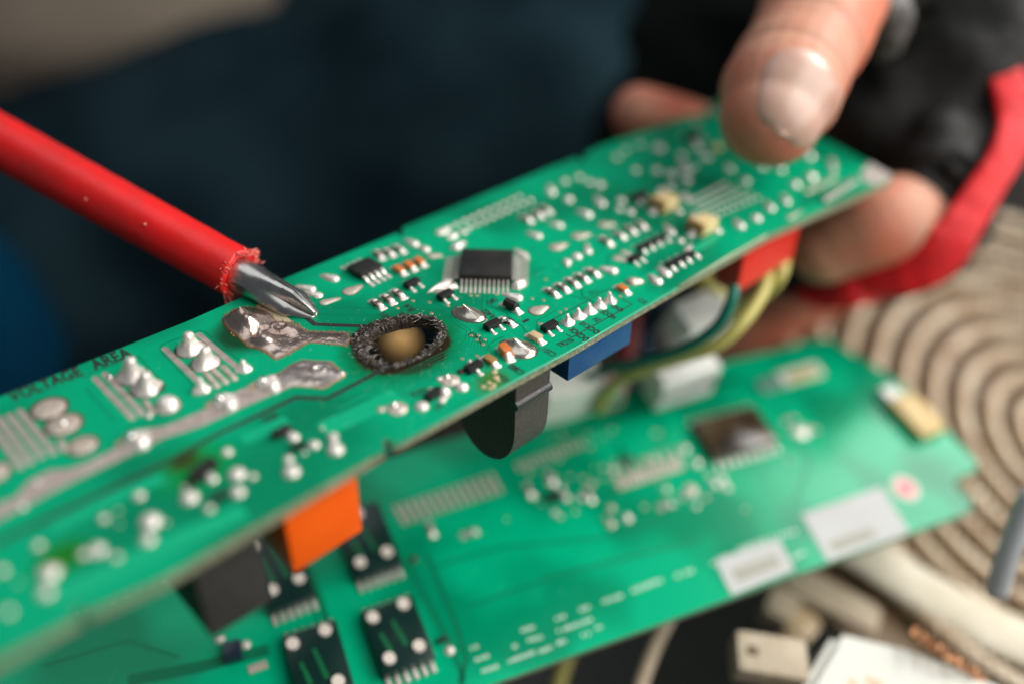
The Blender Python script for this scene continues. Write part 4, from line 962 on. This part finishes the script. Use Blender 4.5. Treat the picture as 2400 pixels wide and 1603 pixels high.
# frame with z along the shaft away from the tip
zx = sd_dir; vx = (CAMP-sd_tip).normalized(); xx = (vx - zx*(vx@zx)).normalized(); yy = zx.cross(xx)
SM = Matrix.Translation(sd_tip) @ Matrix((xx, yy, zx)).transposed().to_4x4()
sd = empty('screwdriver', SM); tag(sd, 'cross-head screwdriver with frayed red sleeve, tip just above the melted solder', 'screwdriver')
vs, fs = [], []; n = 64; prof = []
for k in range(40):
    s = 15.5*(k/39)**1.1; R = 0.90+2.10*min(1, s/4.4)**0.9; gd = max(0.0, 1-(s/11.5)**1.5); gd = max(0.0, 1-(s/13.0))**0.9; prof.append((s, R, gd))
prof += [(16, 3.0, 0), (40, 3.0, 0)]
for (s, R, gd) in prof:
    for k in range(n):
        a = 2*math.pi*k/n; m = (a+math.radians(57)) % (math.pi/2)-math.pi/4     # flute centre at 0
        x, y = R*math.cos(a), R*math.sin(a)
        hw = math.radians(38); f = max(0, 1-abs(m)/hw); r = R*(1-0.66*gd*f)
        vs.append(V((r*math.cos(a), r*math.sin(a), s)))
for i in range(len(prof)-1):
    for k in range(n): a, b = i*n+k, i*n+(k+1) % n; fs.append([a, b, b+n, a+n])
vs.append(V((0, 0, -0.35))); fs += [[(k+1) % n, k, len(vs)-1] for k in range(n)]
ob('blade', vs, fs, M['steel'], sd, sharp=24)
vs, fs = [], []; n = 40
L0 = 16.4; prof = [(L0+0.2, 3.05)]+[(L0+0.0, 3.6), (L0+0.0, 4.15), (L0+0.35, 4.4)]+[(L0+0.5+k*2, 4.42+0.011*k*2+0.03*math.sin(k*1.7)) for k in range(70)]
for i, (s, R) in enumerate(prof):
    for k in range(n):
        a = 2*math.pi*k/n; ds = 0.5*noise.noise(V((math.cos(a)*2, math.sin(a)*2, 1))) + .35*math.sin(a*7)*noise.noise(V((a, 3, 3))) if i < 5 else 0
        rr = R*(1+0.008*noise.noise(V((a*2, s*.2, 0))))
        vs.append(V((rr*math.cos(a), rr*math.sin(a), s+ds)))
for i in range(len(prof)-1):
    for k in range(n): a, b = i*n+k, i*n+(k+1) % n; fs.append([a, b, b+n, a+n])
slv = ob('sleeve', vs, fs, M['sleeve'], sd)
pa = []
for k in range(150):
    a = random.gauss(math.radians(random.choice([100, 100, 270, 250])), .5) if k % 2 else random.uniform(0, 6.28); r = random.uniform(3.4, 4.5)
    pa.append(flake(V((r*math.cos(a), r*math.sin(a), L0+random.uniform(-.3, 1.0))), V((math.cos(a)*random.uniform(-.2, 1), math.sin(a)*random.uniform(-.2, 1), random.uniform(-1.4, .2))), random.uniform(.4, 1.3), random.uniform(.12, .28)))
for a, L_ in ((math.radians(262), 2.4), (math.radians(95), 1.3)):
    for k in range(3): pa.append(flake(V((4.3*math.cos(a), 4.3*math.sin(a), L0+.3+k*.2)), V((math.cos(a)*.7, math.sin(a)*.7, -1+.3*k)), L_, .45))
vs, fs = merge(pa); tag(ob('frayed_edge', vs, fs, M['sleeve_worn'], slv), kind='stuff')
for (px_, py_) in [(197, 466), (378, 548)]:  # pale dots on the sleeve: nicks, with highlight glints put in as colour
    c = SM.inverted() @ wp(px_, py_, 154); c.x = 0; 
    ang = math.atan2(SM.inverted().to_3x3().col[0].y, 1)*0; yv = max(-4, min(4, c.y)); xv = math.sqrt(max(0, 4.75**2-yv*yv))
    vs, fs = dome([(.32*math.cos(t*.785), .32*math.sin(t*.785)) for t in range(8)], (0, 0), .25, 3); o = ob('nick_glint', vs, fs, M['sleeve_worn'], slv, Matrix.Translation((xv, yv, c.z)) @ Matrix.Rotation(math.pi/2, 4, 'Y'))

# ================================================================= WIRES and loose parts between the boards
def wire(name, pts, r, mt, label):
    vs, fs = tube(smooth_path([wp(*p) for p in pts], 8), r, 14); o = ob(name, vs, fs, mt); tag(o, label, 'wire'); return o
wire('wire', [(1800, 640, 186), (1785, 690, 182), (1740, 755, 179), (1680, 808, 180), (1600, 835, 184), (1500, 868, 190), (1440, 900, 196), (1400, 960, 205)], 1.45, M['wire_y'], 'thick yellow wire curving down from the red connector')
wire('wire', [(1722, 670, 172), (1712, 710, 172), (1680, 765, 174), (1620, 808, 178), (1540, 838, 184), (1440, 862, 192), (1380, 880, 198)], 1.15, M['wire_g'], 'dark green wire curving down beside the yellow one')
wire('wire', [(1838, 610, 188), (1826, 650, 186), (1790, 690, 190), (1700, 740, 205)], 1.5, M['wire_y'], 'olive-yellow wire at the far right end of the red connector')
wire('wire', [(1620, 640, 205), (1670, 680, 205), (1690, 730, 205)], 2.6, M['wire_y'], 'short ochre wire stub behind the board edge, above the white connector')
wire('wire', [(1530, 700, 215), (1515, 780, 212), (1490, 860, 212), (1470, 900, 212)], 4.2, M['navy'], 'wide navy wire behind the blue terminal')
wire('wire', [(1490, 720, 208), (1478, 790, 208), (1465, 850, 208)], 2.6, M['maroon'], 'maroon wire just right of the blue terminal')
kn = empty('knob', Matrix.Translation(wp(936, 806, 258)) @ B.M.to_3x3().to_4x4()); tag(kn, 'out-of-focus ochre knob seen through the burnt hole', 'knob')
vs, fs = [], []
for r in range(11):
    t = math.pi*r/10
    for k in range(26): a = 2*math.pi*k/26; vs.append(V((4.9*math.sin(t)**.8*math.cos(a), 4.9*math.sin(t)**.8*math.sin(a), 4.9*math.cos(t))))
for r in range(10):
    for k in range(26): a, b = r*26+k, r*26+(k+1) % 26; fs.append([a, b, b+26, a+26])
ob('cap', vs, fs, M['varistor'], kn)
vs, fs = tube([V((0, 0, -22)), V((0, 0, -4))], 3.0, 20); ob('stem', vs, fs, M['dark'], kn)
def wbox(name, px_, d, size, mt, label, cat, rot=(0, 0, 0), bev=0.8, F=None):
    """box whose centre is seen at pixel/depth, axes of board B turned by rot"""
    R = (F or B).M.to_3x3().to_4x4(); T = Matrix.Translation(wp(px_[0], px_[1], d)) @ R @ Matrix.Rotation(rot[2], 4, 'Z') @ Matrix.Rotation(rot[0], 4, 'X') @ Matrix.Rotation(rot[1], 4, 'Y')
    o = empty(name, T); tag(o, label, cat); x, y, z = size
    b = box('body', (-x/2, x/2, -y/2, y/2, -z/2, z/2), mt, o, None, bev); return o
o = wbox('connector', (1618, 770), 208, (15, 8, 19), M['white'], 'white plastic connector behind the green and yellow wires', 'connector', (.25, 0, .2), .5)
box('latch', (-4, 4, -4.8, -4.0, -3, 3), M['white'], o, None, .3)
o = wbox('connector', (1590, 878), 206, (16, 9, 10), M['white'], 'low white plastic socket at the far edge of the lower board', 'connector', (0, 0, 0.05), .5)
box('slot', (-8, 8, -4.5, -4.0, -1.5, 1.5), M['dark'], o, None, .2)
o = wbox('relay', (1318, 925), 205, (15, 9, 17), M['greywhite'], 'pale grey-white relay block behind the rounded black clip', 'relay', (.15, 0, 0), 1.2)
box('base', (-8.5, 10.5, -5.5, 5.5, -13.0, -8.4), M['dark'], o, None, .6)
o = wbox('terminal', (1425, 910), 205, (7, 6, 10), mat('rosy', (.40, .22, .22), .5), 'small rosy terminal beside the pale relay block', 'terminal', (0, 0, 0), 1.0)
box('screw', (-2, 2, -3.4, -2.9, -2, 2), M['steel'], o, None, .3)

# ================================================================= RIBBED COIL at the right
coil = empty('ribbed_coil', B.M @ Matrix.Translation(B.L((2475, 1040), -24))); tag(coil, 'tan ribbed oval coil of nested cord rings beneath the hand at the right', 'coil')
c0 = B.L((2475, 1040), -24)
for i in range(1, 11):
    a_ = 24+(i-1)*78.0; b_ = a_*0.62; n = 60+i*34; m = 10; vs, fs = [], []; cen = (2475-2*i, 1010+9*i)
    P2 = []
    for k in range(n):
        t = 2*math.pi*k/n; x = a_*math.cos(t); y = b_*math.sin(t)
        P2.append(B.L((cen[0]+0.707*x+0.707*y, cen[1]+0.707*x-0.707*y), -24)-c0)
    for k in range(n):
        tg = (P2[(k+1) % n]-P2[k-1]).normalized(); w_ = V((tg.y, -tg.x, 0)); rr = 2.1*(1+0.24*math.sin(k*1.9+i)+.06*math.sin(k*.37*i))
        for j_ in range(m):
            b = 2*math.pi*j_/m; vs.append(P2[k]+w_*rr*math.cos(b)+V((0, 0, rr*math.sin(b)*1.3)))
    for k in range(n):
        for j_ in range(m): a0 = k*m+j_; a1 = ((k+1) % n)*m+j_; b0 = k*m+(j_+1) % m; b1 = ((k+1) % n)*m+(j_+1) % m; fs.append([a0, a1, b1, b0])
    ob('ring', vs, fs, M['coil'], coil)
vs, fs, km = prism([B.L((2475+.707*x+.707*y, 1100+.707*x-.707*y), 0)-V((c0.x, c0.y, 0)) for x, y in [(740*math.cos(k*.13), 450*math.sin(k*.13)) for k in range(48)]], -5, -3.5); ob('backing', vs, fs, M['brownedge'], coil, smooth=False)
# cream rim rail
rim = [(1900, 1230, 222), (2010, 1285, 218), (2100, 1345, 214), (2190, 1400, 210), (2300, 1460, 206), (2400, 1505, 204), (2560, 1570, 200)]
R3 = B.M.to_3x3()
pth = smooth_path([wp(*p) for p in rim], 6)
vs, fs = tube(pth, 6.2, 16, flat=0.36, up=(B.y).copy())
rl = ob('curved_rail', vs, fs, M['rim']); tag(rl, 'thick cream curved rail running below the lower board at bottom right', 'rail')
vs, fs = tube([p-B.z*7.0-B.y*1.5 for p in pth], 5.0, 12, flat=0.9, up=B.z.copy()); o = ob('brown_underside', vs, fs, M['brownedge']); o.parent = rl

# ================================================================= bottom right bits
hB = -3.0
cs = [B.L(p, hB) for p in [(1962, 1474), (2150, 1516), (2420, 1630), (2330, 1830), (1770, 1800)]]
wb = empty('white_box', B.M @ Matrix.Translation(cs[0])); tag(wb, 'white enamelled box with faint tan print at the bottom right corner', 'box')
pl = [c-cs[0] for c in cs]; cc_ = sum(pl, V((0, 0, 0)))/len(pl)
bm = bmesh.new(); top = [bm.verts.new((p.x, p.y, 0)) for p in pl]; f = bm.faces.new(top[::-1] if False else top)
r_ = bmesh.ops.extrude_face_region(bm, geom=[f]); 
for v in [e for e in r_['geom'] if isinstance(e, bmesh.types.BMVert)]: v.co.z -= 14
bmesh.ops.bevel(bm, geom=list(bm.edges), offset=1.8, segments=4, affect='EDGES'); bm.verts.index_update()
vs = [v.co.copy() for v in bm.verts]; fs = [[v.index for v in f.verts] for f in bm.faces]; bm.free()
ob('body', vs, fs, M['white_enamel'], wb, sharp=30)
for (x0, y0) in [((2000, 1603), 0), ((2040, 1598), 0), ((2060, 1606), 0)]:
    q = B.L(x0, hB)-cs[0]; box('printed_mark', (q.x-.9, q.x+.9, q.y-1.2, q.y+1.2, 0.0, 0.04), M['gold_print'], wb, None, 0)
o = wbox('plastic_tab', (1800, 1548), 178, (15, 9, 7), M['cream'], 'chalky cream plastic tab left of the white box', 'tab', (0, 0, -.5), 1.6)
box('notch', (-5.5, -3, -1, 1, 3.2, 3.7), M['brownedge'], o, None, .3)
o = wbox('plastic_bracket', (1940, 1415), 215, (24, 9, 9), M['cream'], 'chalky cream bracket in shadow between the rail and the lower board', 'bracket', (0, 0, -.9), 2.5)
box('foot', (-14, -6, -12, -3, -4, 3), M['cream'], o, None, 1.6)
o = wbox('bracket_block', (1870, 1480), 210, (10, 6, 6), M['ceramic'], 'small tan block below the chalky bracket', 'block', (0, 0, .4), 1.5)
box('cap', (-3, 3, -3.3, 3.3, 2.5, 3.8), M['ceramic'], o, None, .6)
vs, fs = tube(smooth_path([wp(2420, 1150, 172), wp(2365, 1290, 174), wp(2335, 1395, 176)], 6), 2.2, 16); tag(ob('metal_rod', vs, fs, M['grey_rod']), 'thin grey metal rod leaning across the coil at the right edge', 'rod')
vs, fs = tube(smooth_path([wp(1575, 1430, 190), wp(1535, 1510, 186), wp(1505, 1590, 182), wp(1480, 1680, 178)], 6), 1.75, 14); tag(ob('cable', vs, fs, M['cream']), 'tan cable dropping from under the lower board', 'cable')
vs, fs = tube(smooth_path([wp(1335, 1520, 205), wp(1310, 1600, 200), wp(1300, 1660, 198)], 6), 1.8, 12); tag(ob('cable', vs, fs, M['wire_y']), 'olive cable below the lower board near the bottom edge', 'cable')
pth = []
for k in range(70):
    t = k/69; b = V((2135, 1480)).lerp(V((2310, 1600)), t); pth.append(wp(b.x+10*math.sin(k*.9), b.y+9*math.cos(k*.9)-6, 178+3*math.sin(k*.5)))
vs, fs = tube(pth, .45, 6); tag(ob('copper_wire', vs, fs, M['copper']), 'tangled thin copper wire along the edge of the white box', 'wire')
# dark housing and floor
hs = wbox('machine_housing', (1650, 1720), 290, (230, 130, 30), M['dark'], 'dark machine housing in shadow under the lower board', 'housing', (0, 0, 0), 3)
box('rib', (-40, 60, -20, -14, 14, 19), M['relay'], hs, None, 1.0)
fl = empty('floor', Matrix.Identity(4)); bpy.data.objects.remove(fl)
vs = [V((-3000, -2000, 0)), V((3000, -2000, 0)), V((3000, 3000, 0)), V((-3000, 3000, 0))]
tag(ob('floor', vs, [[0, 1, 2, 3]], M['floor'], smooth=False), kind='structure')

# ================================================================= PERSON
hand_pos = wp(2150, 350, 225)
person = empty('person', Matrix.Translation(hand_pos)); tag(person, 'worker in dark jeans, hand in a red-trimmed black fingerless glove gripping the burnt board', 'person')
HP = lambda x, y, d: wp(x, y, d)-hand_pos
def limb(pts, radii, n=22, flat=1.0, m=7, up=None, folds=()):
    pth = smooth_path([HP(*p) for p in pts], m); N_ = len(pth); R = []
    for i in range(N_):
        t = i/(N_-1)*(len(radii)-1); k = min(int(t), len(radii)-2); R.append(radii[k]*(1-(t-k))+radii[k+1]*(t-k))
    acc = 0
    for i in range(1, N_):
        acc += (pth[i]-pth[i-1]).length
        for f_ in folds: R[i] -= .75*math.exp(-((acc-f_)/.9)**2)
    # round the tip at the first point
    d = (pth[0]-pth[1]).normalized(); r0 = R[0]; cap = []; cr = []
    for k in range(6, 0, -1):
        a = math.pi/2*k/6.3; cap.append(pth[0]+d*r0*math.sin(a)); cr.append(r0*math.cos(a))
    return tube(cap+pth, cr+R, n, flat=flat, up=up)
vw = (CAMP-wp(1830, 250, 185)).normalized()
THUMB = [(1806, 278, 174), (1828, 220, 177), (1862, 150, 183), (1905, 75, 190), (1945, -20, 200), (2050, -120, 220)]
parts = [limb(THUMB, [9.6, 11.6, 11.6, 11.8, 12.4, 13.5, 16], flat=1.05, up=vw, m=20, folds=(11.5, 19, 21.5, 24)),   # thumb
         limb([(1500, 268, 226), (1590, 300, 228), (1720, 350, 236), (1900, 380, 245), (2100, 320, 250)], [7.4, 8.2, 8.6, 9.5, 12]),     # index tip peeping over the edge
         limb([(1935, 588, 212), (1990, 556, 210), (2075, 520, 208), (2160, 500, 218), (2240, 400, 240)], [8.2, 9.8, 10.6, 11.0, 13]),          # middle finger under the board
         limb([(1700, 760, 262), (1790, 720, 258), (1880, 660, 250), (2030, 590, 247), (2140, 470, 250)], [7.6, 9.0, 10, 11, 13]),
         limb([(1620, 900, 285), (1700, 840, 280), (1830, 740, 270), (1980, 640, 262), (2120, 500, 262)], [7.4, 8.4, 9, 10, 12]),
         limb([(2020, 350, 250), (2120, 280, 246), (2260, 200, 245), (2420, 60, 250), (2620, -160, 260)], [16, 24, 28, 27, 26])]
vs, fs = merge(parts)
hand = ob('hand', vs, fs, M['skin'], person)
rm = hand.modifiers.new('remesh', 'REMESH'); rm.mode = 'VOXEL'; rm.voxel_size = 0.0007; rm.use_smooth_shade = True
smd = hand.modifiers.new('smooth', 'SMOOTH'); smd.iterations = 4; smd.factor = 0.5
# thumb nail: curved plate on the camera side of the thumb tip
from mathutils.bvhtree import BVHTree
bpy.context.view_layer.update(); HB = BVHTree.FromObject(hand, bpy.context.evaluated_depsgraph_get())
TP = smooth_path([HP(*p) for p in THUMB], 20); nv = (CW.to_3x3() @ V((.14, -.30, .94))).normalized()
vs, fs = [], []; n1, n2 = 20, 18
def tp(t):
    if t < 0: return TP[0]+(TP[0]-TP[1]).normalized()*(-t)
    L_ = 0
    for k in range(len(TP)-1):
        e = (TP[k+1]-TP[k]).length
        if L_+e > t: return TP[k].lerp(TP[k+1], (t-L_)/e)
        L_ += e
for i in range(n1+1):
    for j in range(n2+1):
        s_ = -1+2*i/n1; t = -1+2*j/n2
        dist = 0.2 + 8.2*s_                      # along the thumb, from the tip side
        wfac = math.sqrt(max(0.0, 1-abs(s_)**3.2)) if s_ > 0 else math.sqrt(max(0.0, 1-abs(s_)**7))
        ang = math.radians(60)*t*wfac
        c_ = tp(dist); ax = (tp(max(dist, 0)+.5)-tp(max(dist, 0))).normalized(); u_ = (nv-ax*(nv@ax)).normalized(); w_ = ax.cross(u_)
        Rr = 9.35+min(1.6, dist*.20) if dist > 0 else 9.35*math.sqrt(max(.05, 1-(dist/12.4)**2))
        dd = u_*math.cos(ang)+w_*math.sin(ang)*1.05; og = (c_+dd*24)*MM
        hit = HB.ray_cast(og, -dd.normalized())
        q = hit[0]/MM if hit[0] is not None else c_+dd*Rr
        edge = max(abs(t)**6, max(0, s_)**8)
        vs.append(q + dd*(0.42-0.75*edge) + u_*(.35*max(0, -s_)**3))
for i in range(n1):
    for j in range(n2): a = i*(n2+1)+j; fs.append([a, a+1, a+n2+2, a+n2+1])
nl = ob('thumbnail', vs, fs, M['nail'], person); so_ = nl.modifiers.new('solid', 'SOLIDIFY'); so_.thickness = .0003
# glove body: lumpy sleeve round the palm
def lumpy(name, pts, radii, mt, amp, freq, n=40, m=12, flat=1.0, parent=person, sd_=0, up=None):
    vs, fs = limb(pts, radii, n, flat, m, up=up)
    c = V((0, 0, 0)); out = []
    me = mesh(name, vs, fs)
    for v in me.vertices:
        p = v.co*1000; nn = v.normal
        d = amp*(noise.noise(p*freq+V((sd_, 0, 0))) + .6*noise.noise(p*freq*2.2+V((0, sd_, 0))) - .8*abs(noise.noise(V((p.x*freq*1.6, p.y*freq*.6, p.z*freq*2.4+sd_)))))
        v.co = v.co + nn*d*MM
    me.update(); return link(name, me, mt, parent)
lumpy('glove', [(2080, 330, 250), (2110, 290, 240), (2190, 230, 234), (2280, 120, 236), (2420, -40, 245), (2620, -240, 260)], [22, 29, 32, 33, 33, 36], M['glove'], 6.0, .045, sd_=3)
lumpy('glove_finger', [(2155, 470, 214), (2200, 420, 216), (2240, 330, 224), (2270, 220, 232)], [11, 16, 19, 24], M['glove'], 3.0, .07, sd_=5)
lumpy('glove_thumb', [(1945, -40, 205), (1985, -90, 208), (2080, -150, 222), (2240, -190, 240)], [17, 18, 24, 30], M['glove'], 2.0, .07, sd_=9)
# rolled thumb opening of the glove
cc = HP(1990, 10, 205); 
o = lumpy('glove_cuff', [(2052, -10, 196), (2085, 20, 198), (2092, 60, 202), (2075, 105, 208), (2055, 120, 212)], [4.0, 4.6, 4.4, 4.0, 2.5], mat('grey_leather', (.10, .10, .095), .6, var=(.17, .16, .15), scale=200), .8, .2, sd_=1)
# dark sleeve mass behind the thumb
lumpy('sleeve', [(1530, 330, 330), (1640, 250, 320), (1760, 60, 320), (1860, -200, 330)], [24, 36, 44, 52], mat('black_cloth', (.008, .011, .009), .9, spec=.08), 3, .03, sd_=11)
# red trim: ribbon
def ribbon(name, pts, wd, th=1.2, sd_=0, updir=None):
    pth = smooth_path([HP(*p) for p in pts], 10); N_ = len(pth)
    up_ = V((0, 0, 0)); vs, fs = [], []
    n = 16; vd = CW.to_3x3() @ V((0, 0, 1)); u = None
    for i, p in enumerate(pth):
        t = (pth[min(i+1, N_-1)]-pth[max(i-1, 0)]).normalized(); s = (vd-t*(vd@t)).normalized(); w_ = t.cross(s)
        q_ = i/(N_-1)*(len(wd)-1); k_ = min(int(q_), len(wd)-2); W = (wd[k_]*(1-q_+k_)+wd[k_+1]*(q_-k_))*(1+.03*math.sin(i*.5+sd_))
        for k in range(n):
            a = 2*math.pi*k/n; ca, sa = math.cos(a), math.sin(a); ca = math.copysign(abs(ca)**.5, ca); sa = math.copysign(abs(sa)**.7, sa); vs.append(p + w_*ca*W/2 + s*(sa*th + .5*noise.noise(V((i*.35, ca*1.2, sd_)))))
    for i in range(N_-1):
        for k in range(n): a, b = i*n+k, i*n+(k+1) % n; fs.append([a, b, b+n, a+n])
    fs.append(list(range(n))[::-1]); fs.append([(N_-1)*n+k for k in range(n)])
    return ob(name, vs, fs, M['trim'], person)
ribbon('glove_trim', [(2322, 90, 205), (2360, 180, 204), (2385, 270, 203), (2365, 350, 201), (2305, 450, 200), (2240, 550, 200), (2190, 610, 202), (2110, 650, 206), (2020, 665, 212)], [4, 8.5, 10, 8, 8, 10, 11, 9, 6], 1.0)
ribbon('glove_trim', [(2110, 640, 225), (2060, 665, 224), (1990, 690, 224), (1930, 700, 228), (1870, 690, 234)], [6, 7.5, 7.5, 6, 3], 1.0, 3)
lumpy('glove_finger', [(1890, 640, 238), (1960, 640, 236), (2060, 620, 234), (2150, 590, 230), (2200, 500, 230)], [8, 9.5, 10.5, 11, 14], M['glove'], 1.0, .1, sd_=15)
# trousers far behind
lumpy('trousers', [(-300, 900, 520), (150, 700, 520), (700, 500, 540), (1250, 350, 580), (1900, 150, 650)], [90, 115, 120, 125, 130], M['denim'], 14, .010, n=48, sd_=21)
lumpy('trousers', [(-500, 500, 700), (200, 350, 700), (900, 150, 720), (1500, 0, 760), (2200, -150, 820)], [110, 130, 135, 140, 140], M['denim'], 14, .010, n=48, sd_=23)
lumpy('shirt', [(2450, 120, 420), (2440, 20, 420), (2420, -140, 430)], [26, 34, 50], M['denim_blue'], 4, .02, sd_=31)
lumpy('blue_glow_cloth', [(-220, 560, 345), (-70, 720, 345), (-20, 900, 350), (-80, 1200, 365)], [22, 27, 27, 24], mat('blue_glow_tint', (0.0, 0.016, 0.036), 0.9, spec=.05, var=(0.0, 0.026, 0.055), scale=10), 4, .02, sd_=41)  # made-up roll of cloth, coloured to stand in for a blue glow
# taupe cushion top-left
o = empty('cushion', Matrix.Translation(wp(150, 0, 600))); tag(o, 'round taupe cushion, far out of focus in the top left corner', 'cushion')
vs, fs = [], []; n = 48; R3c = (CW.to_3x3() @ Matrix.Rotation(math.radians(-35), 3, 'X'))
for r in range(17):
    t = math.pi*r/16
    for k in range(n):
        a = 2*math.pi*k/n; rr = math.sin(t)**0.6 if math.sin(t) > 0 else 0; vs.append(R3c @ V((156*rr*math.cos(a), 92*rr*math.sin(a), 40*math.cos(t)*(abs(math.cos(t))**-.3 if abs(math.cos(t)) > .01 else 1))))
for r in range(16):
    for k in range(n): a, b = r*n+k, r*n+(k+1) % n; fs.append([a, b, b+n, a+n])
ob('cover', vs, fs, M['cushion'], o)
pp = [R3c @ V((156*math.cos(k*2*math.pi/n), 92*math.sin(k*2*math.pi/n), 0)) for k in range(n)]+[R3c @ V((156, 0, 0))]
vs, fs = tube(pp, 2.5, 8, caps=False); ob('piping', vs, fs, M['cushion'], o)

# ================================================================= lamps
tgt = A.o
area('window_light', CW @ V((560, 190, 250)), tgt, 0.75, 7.8, (1.0, 0.965, 0.92))
# far window, mirrored by the right end of the lower board
pb = B.M @ Q((2230, 1170)); inc = (pb-CAMP).normalized(); ref = inc - B.z*2*(inc@B.z)
area('far_window_light', pb+ref*750, pb, 0.30, 4.2, (1.0, 0.98, 0.95), 0.30)
area('overhead_fill', tgt+V((-150, 350, 900)), tgt, 0.9, 2.8, (0.95, 0.98, 1.0))  # soft overhead fill, added to lift the general light
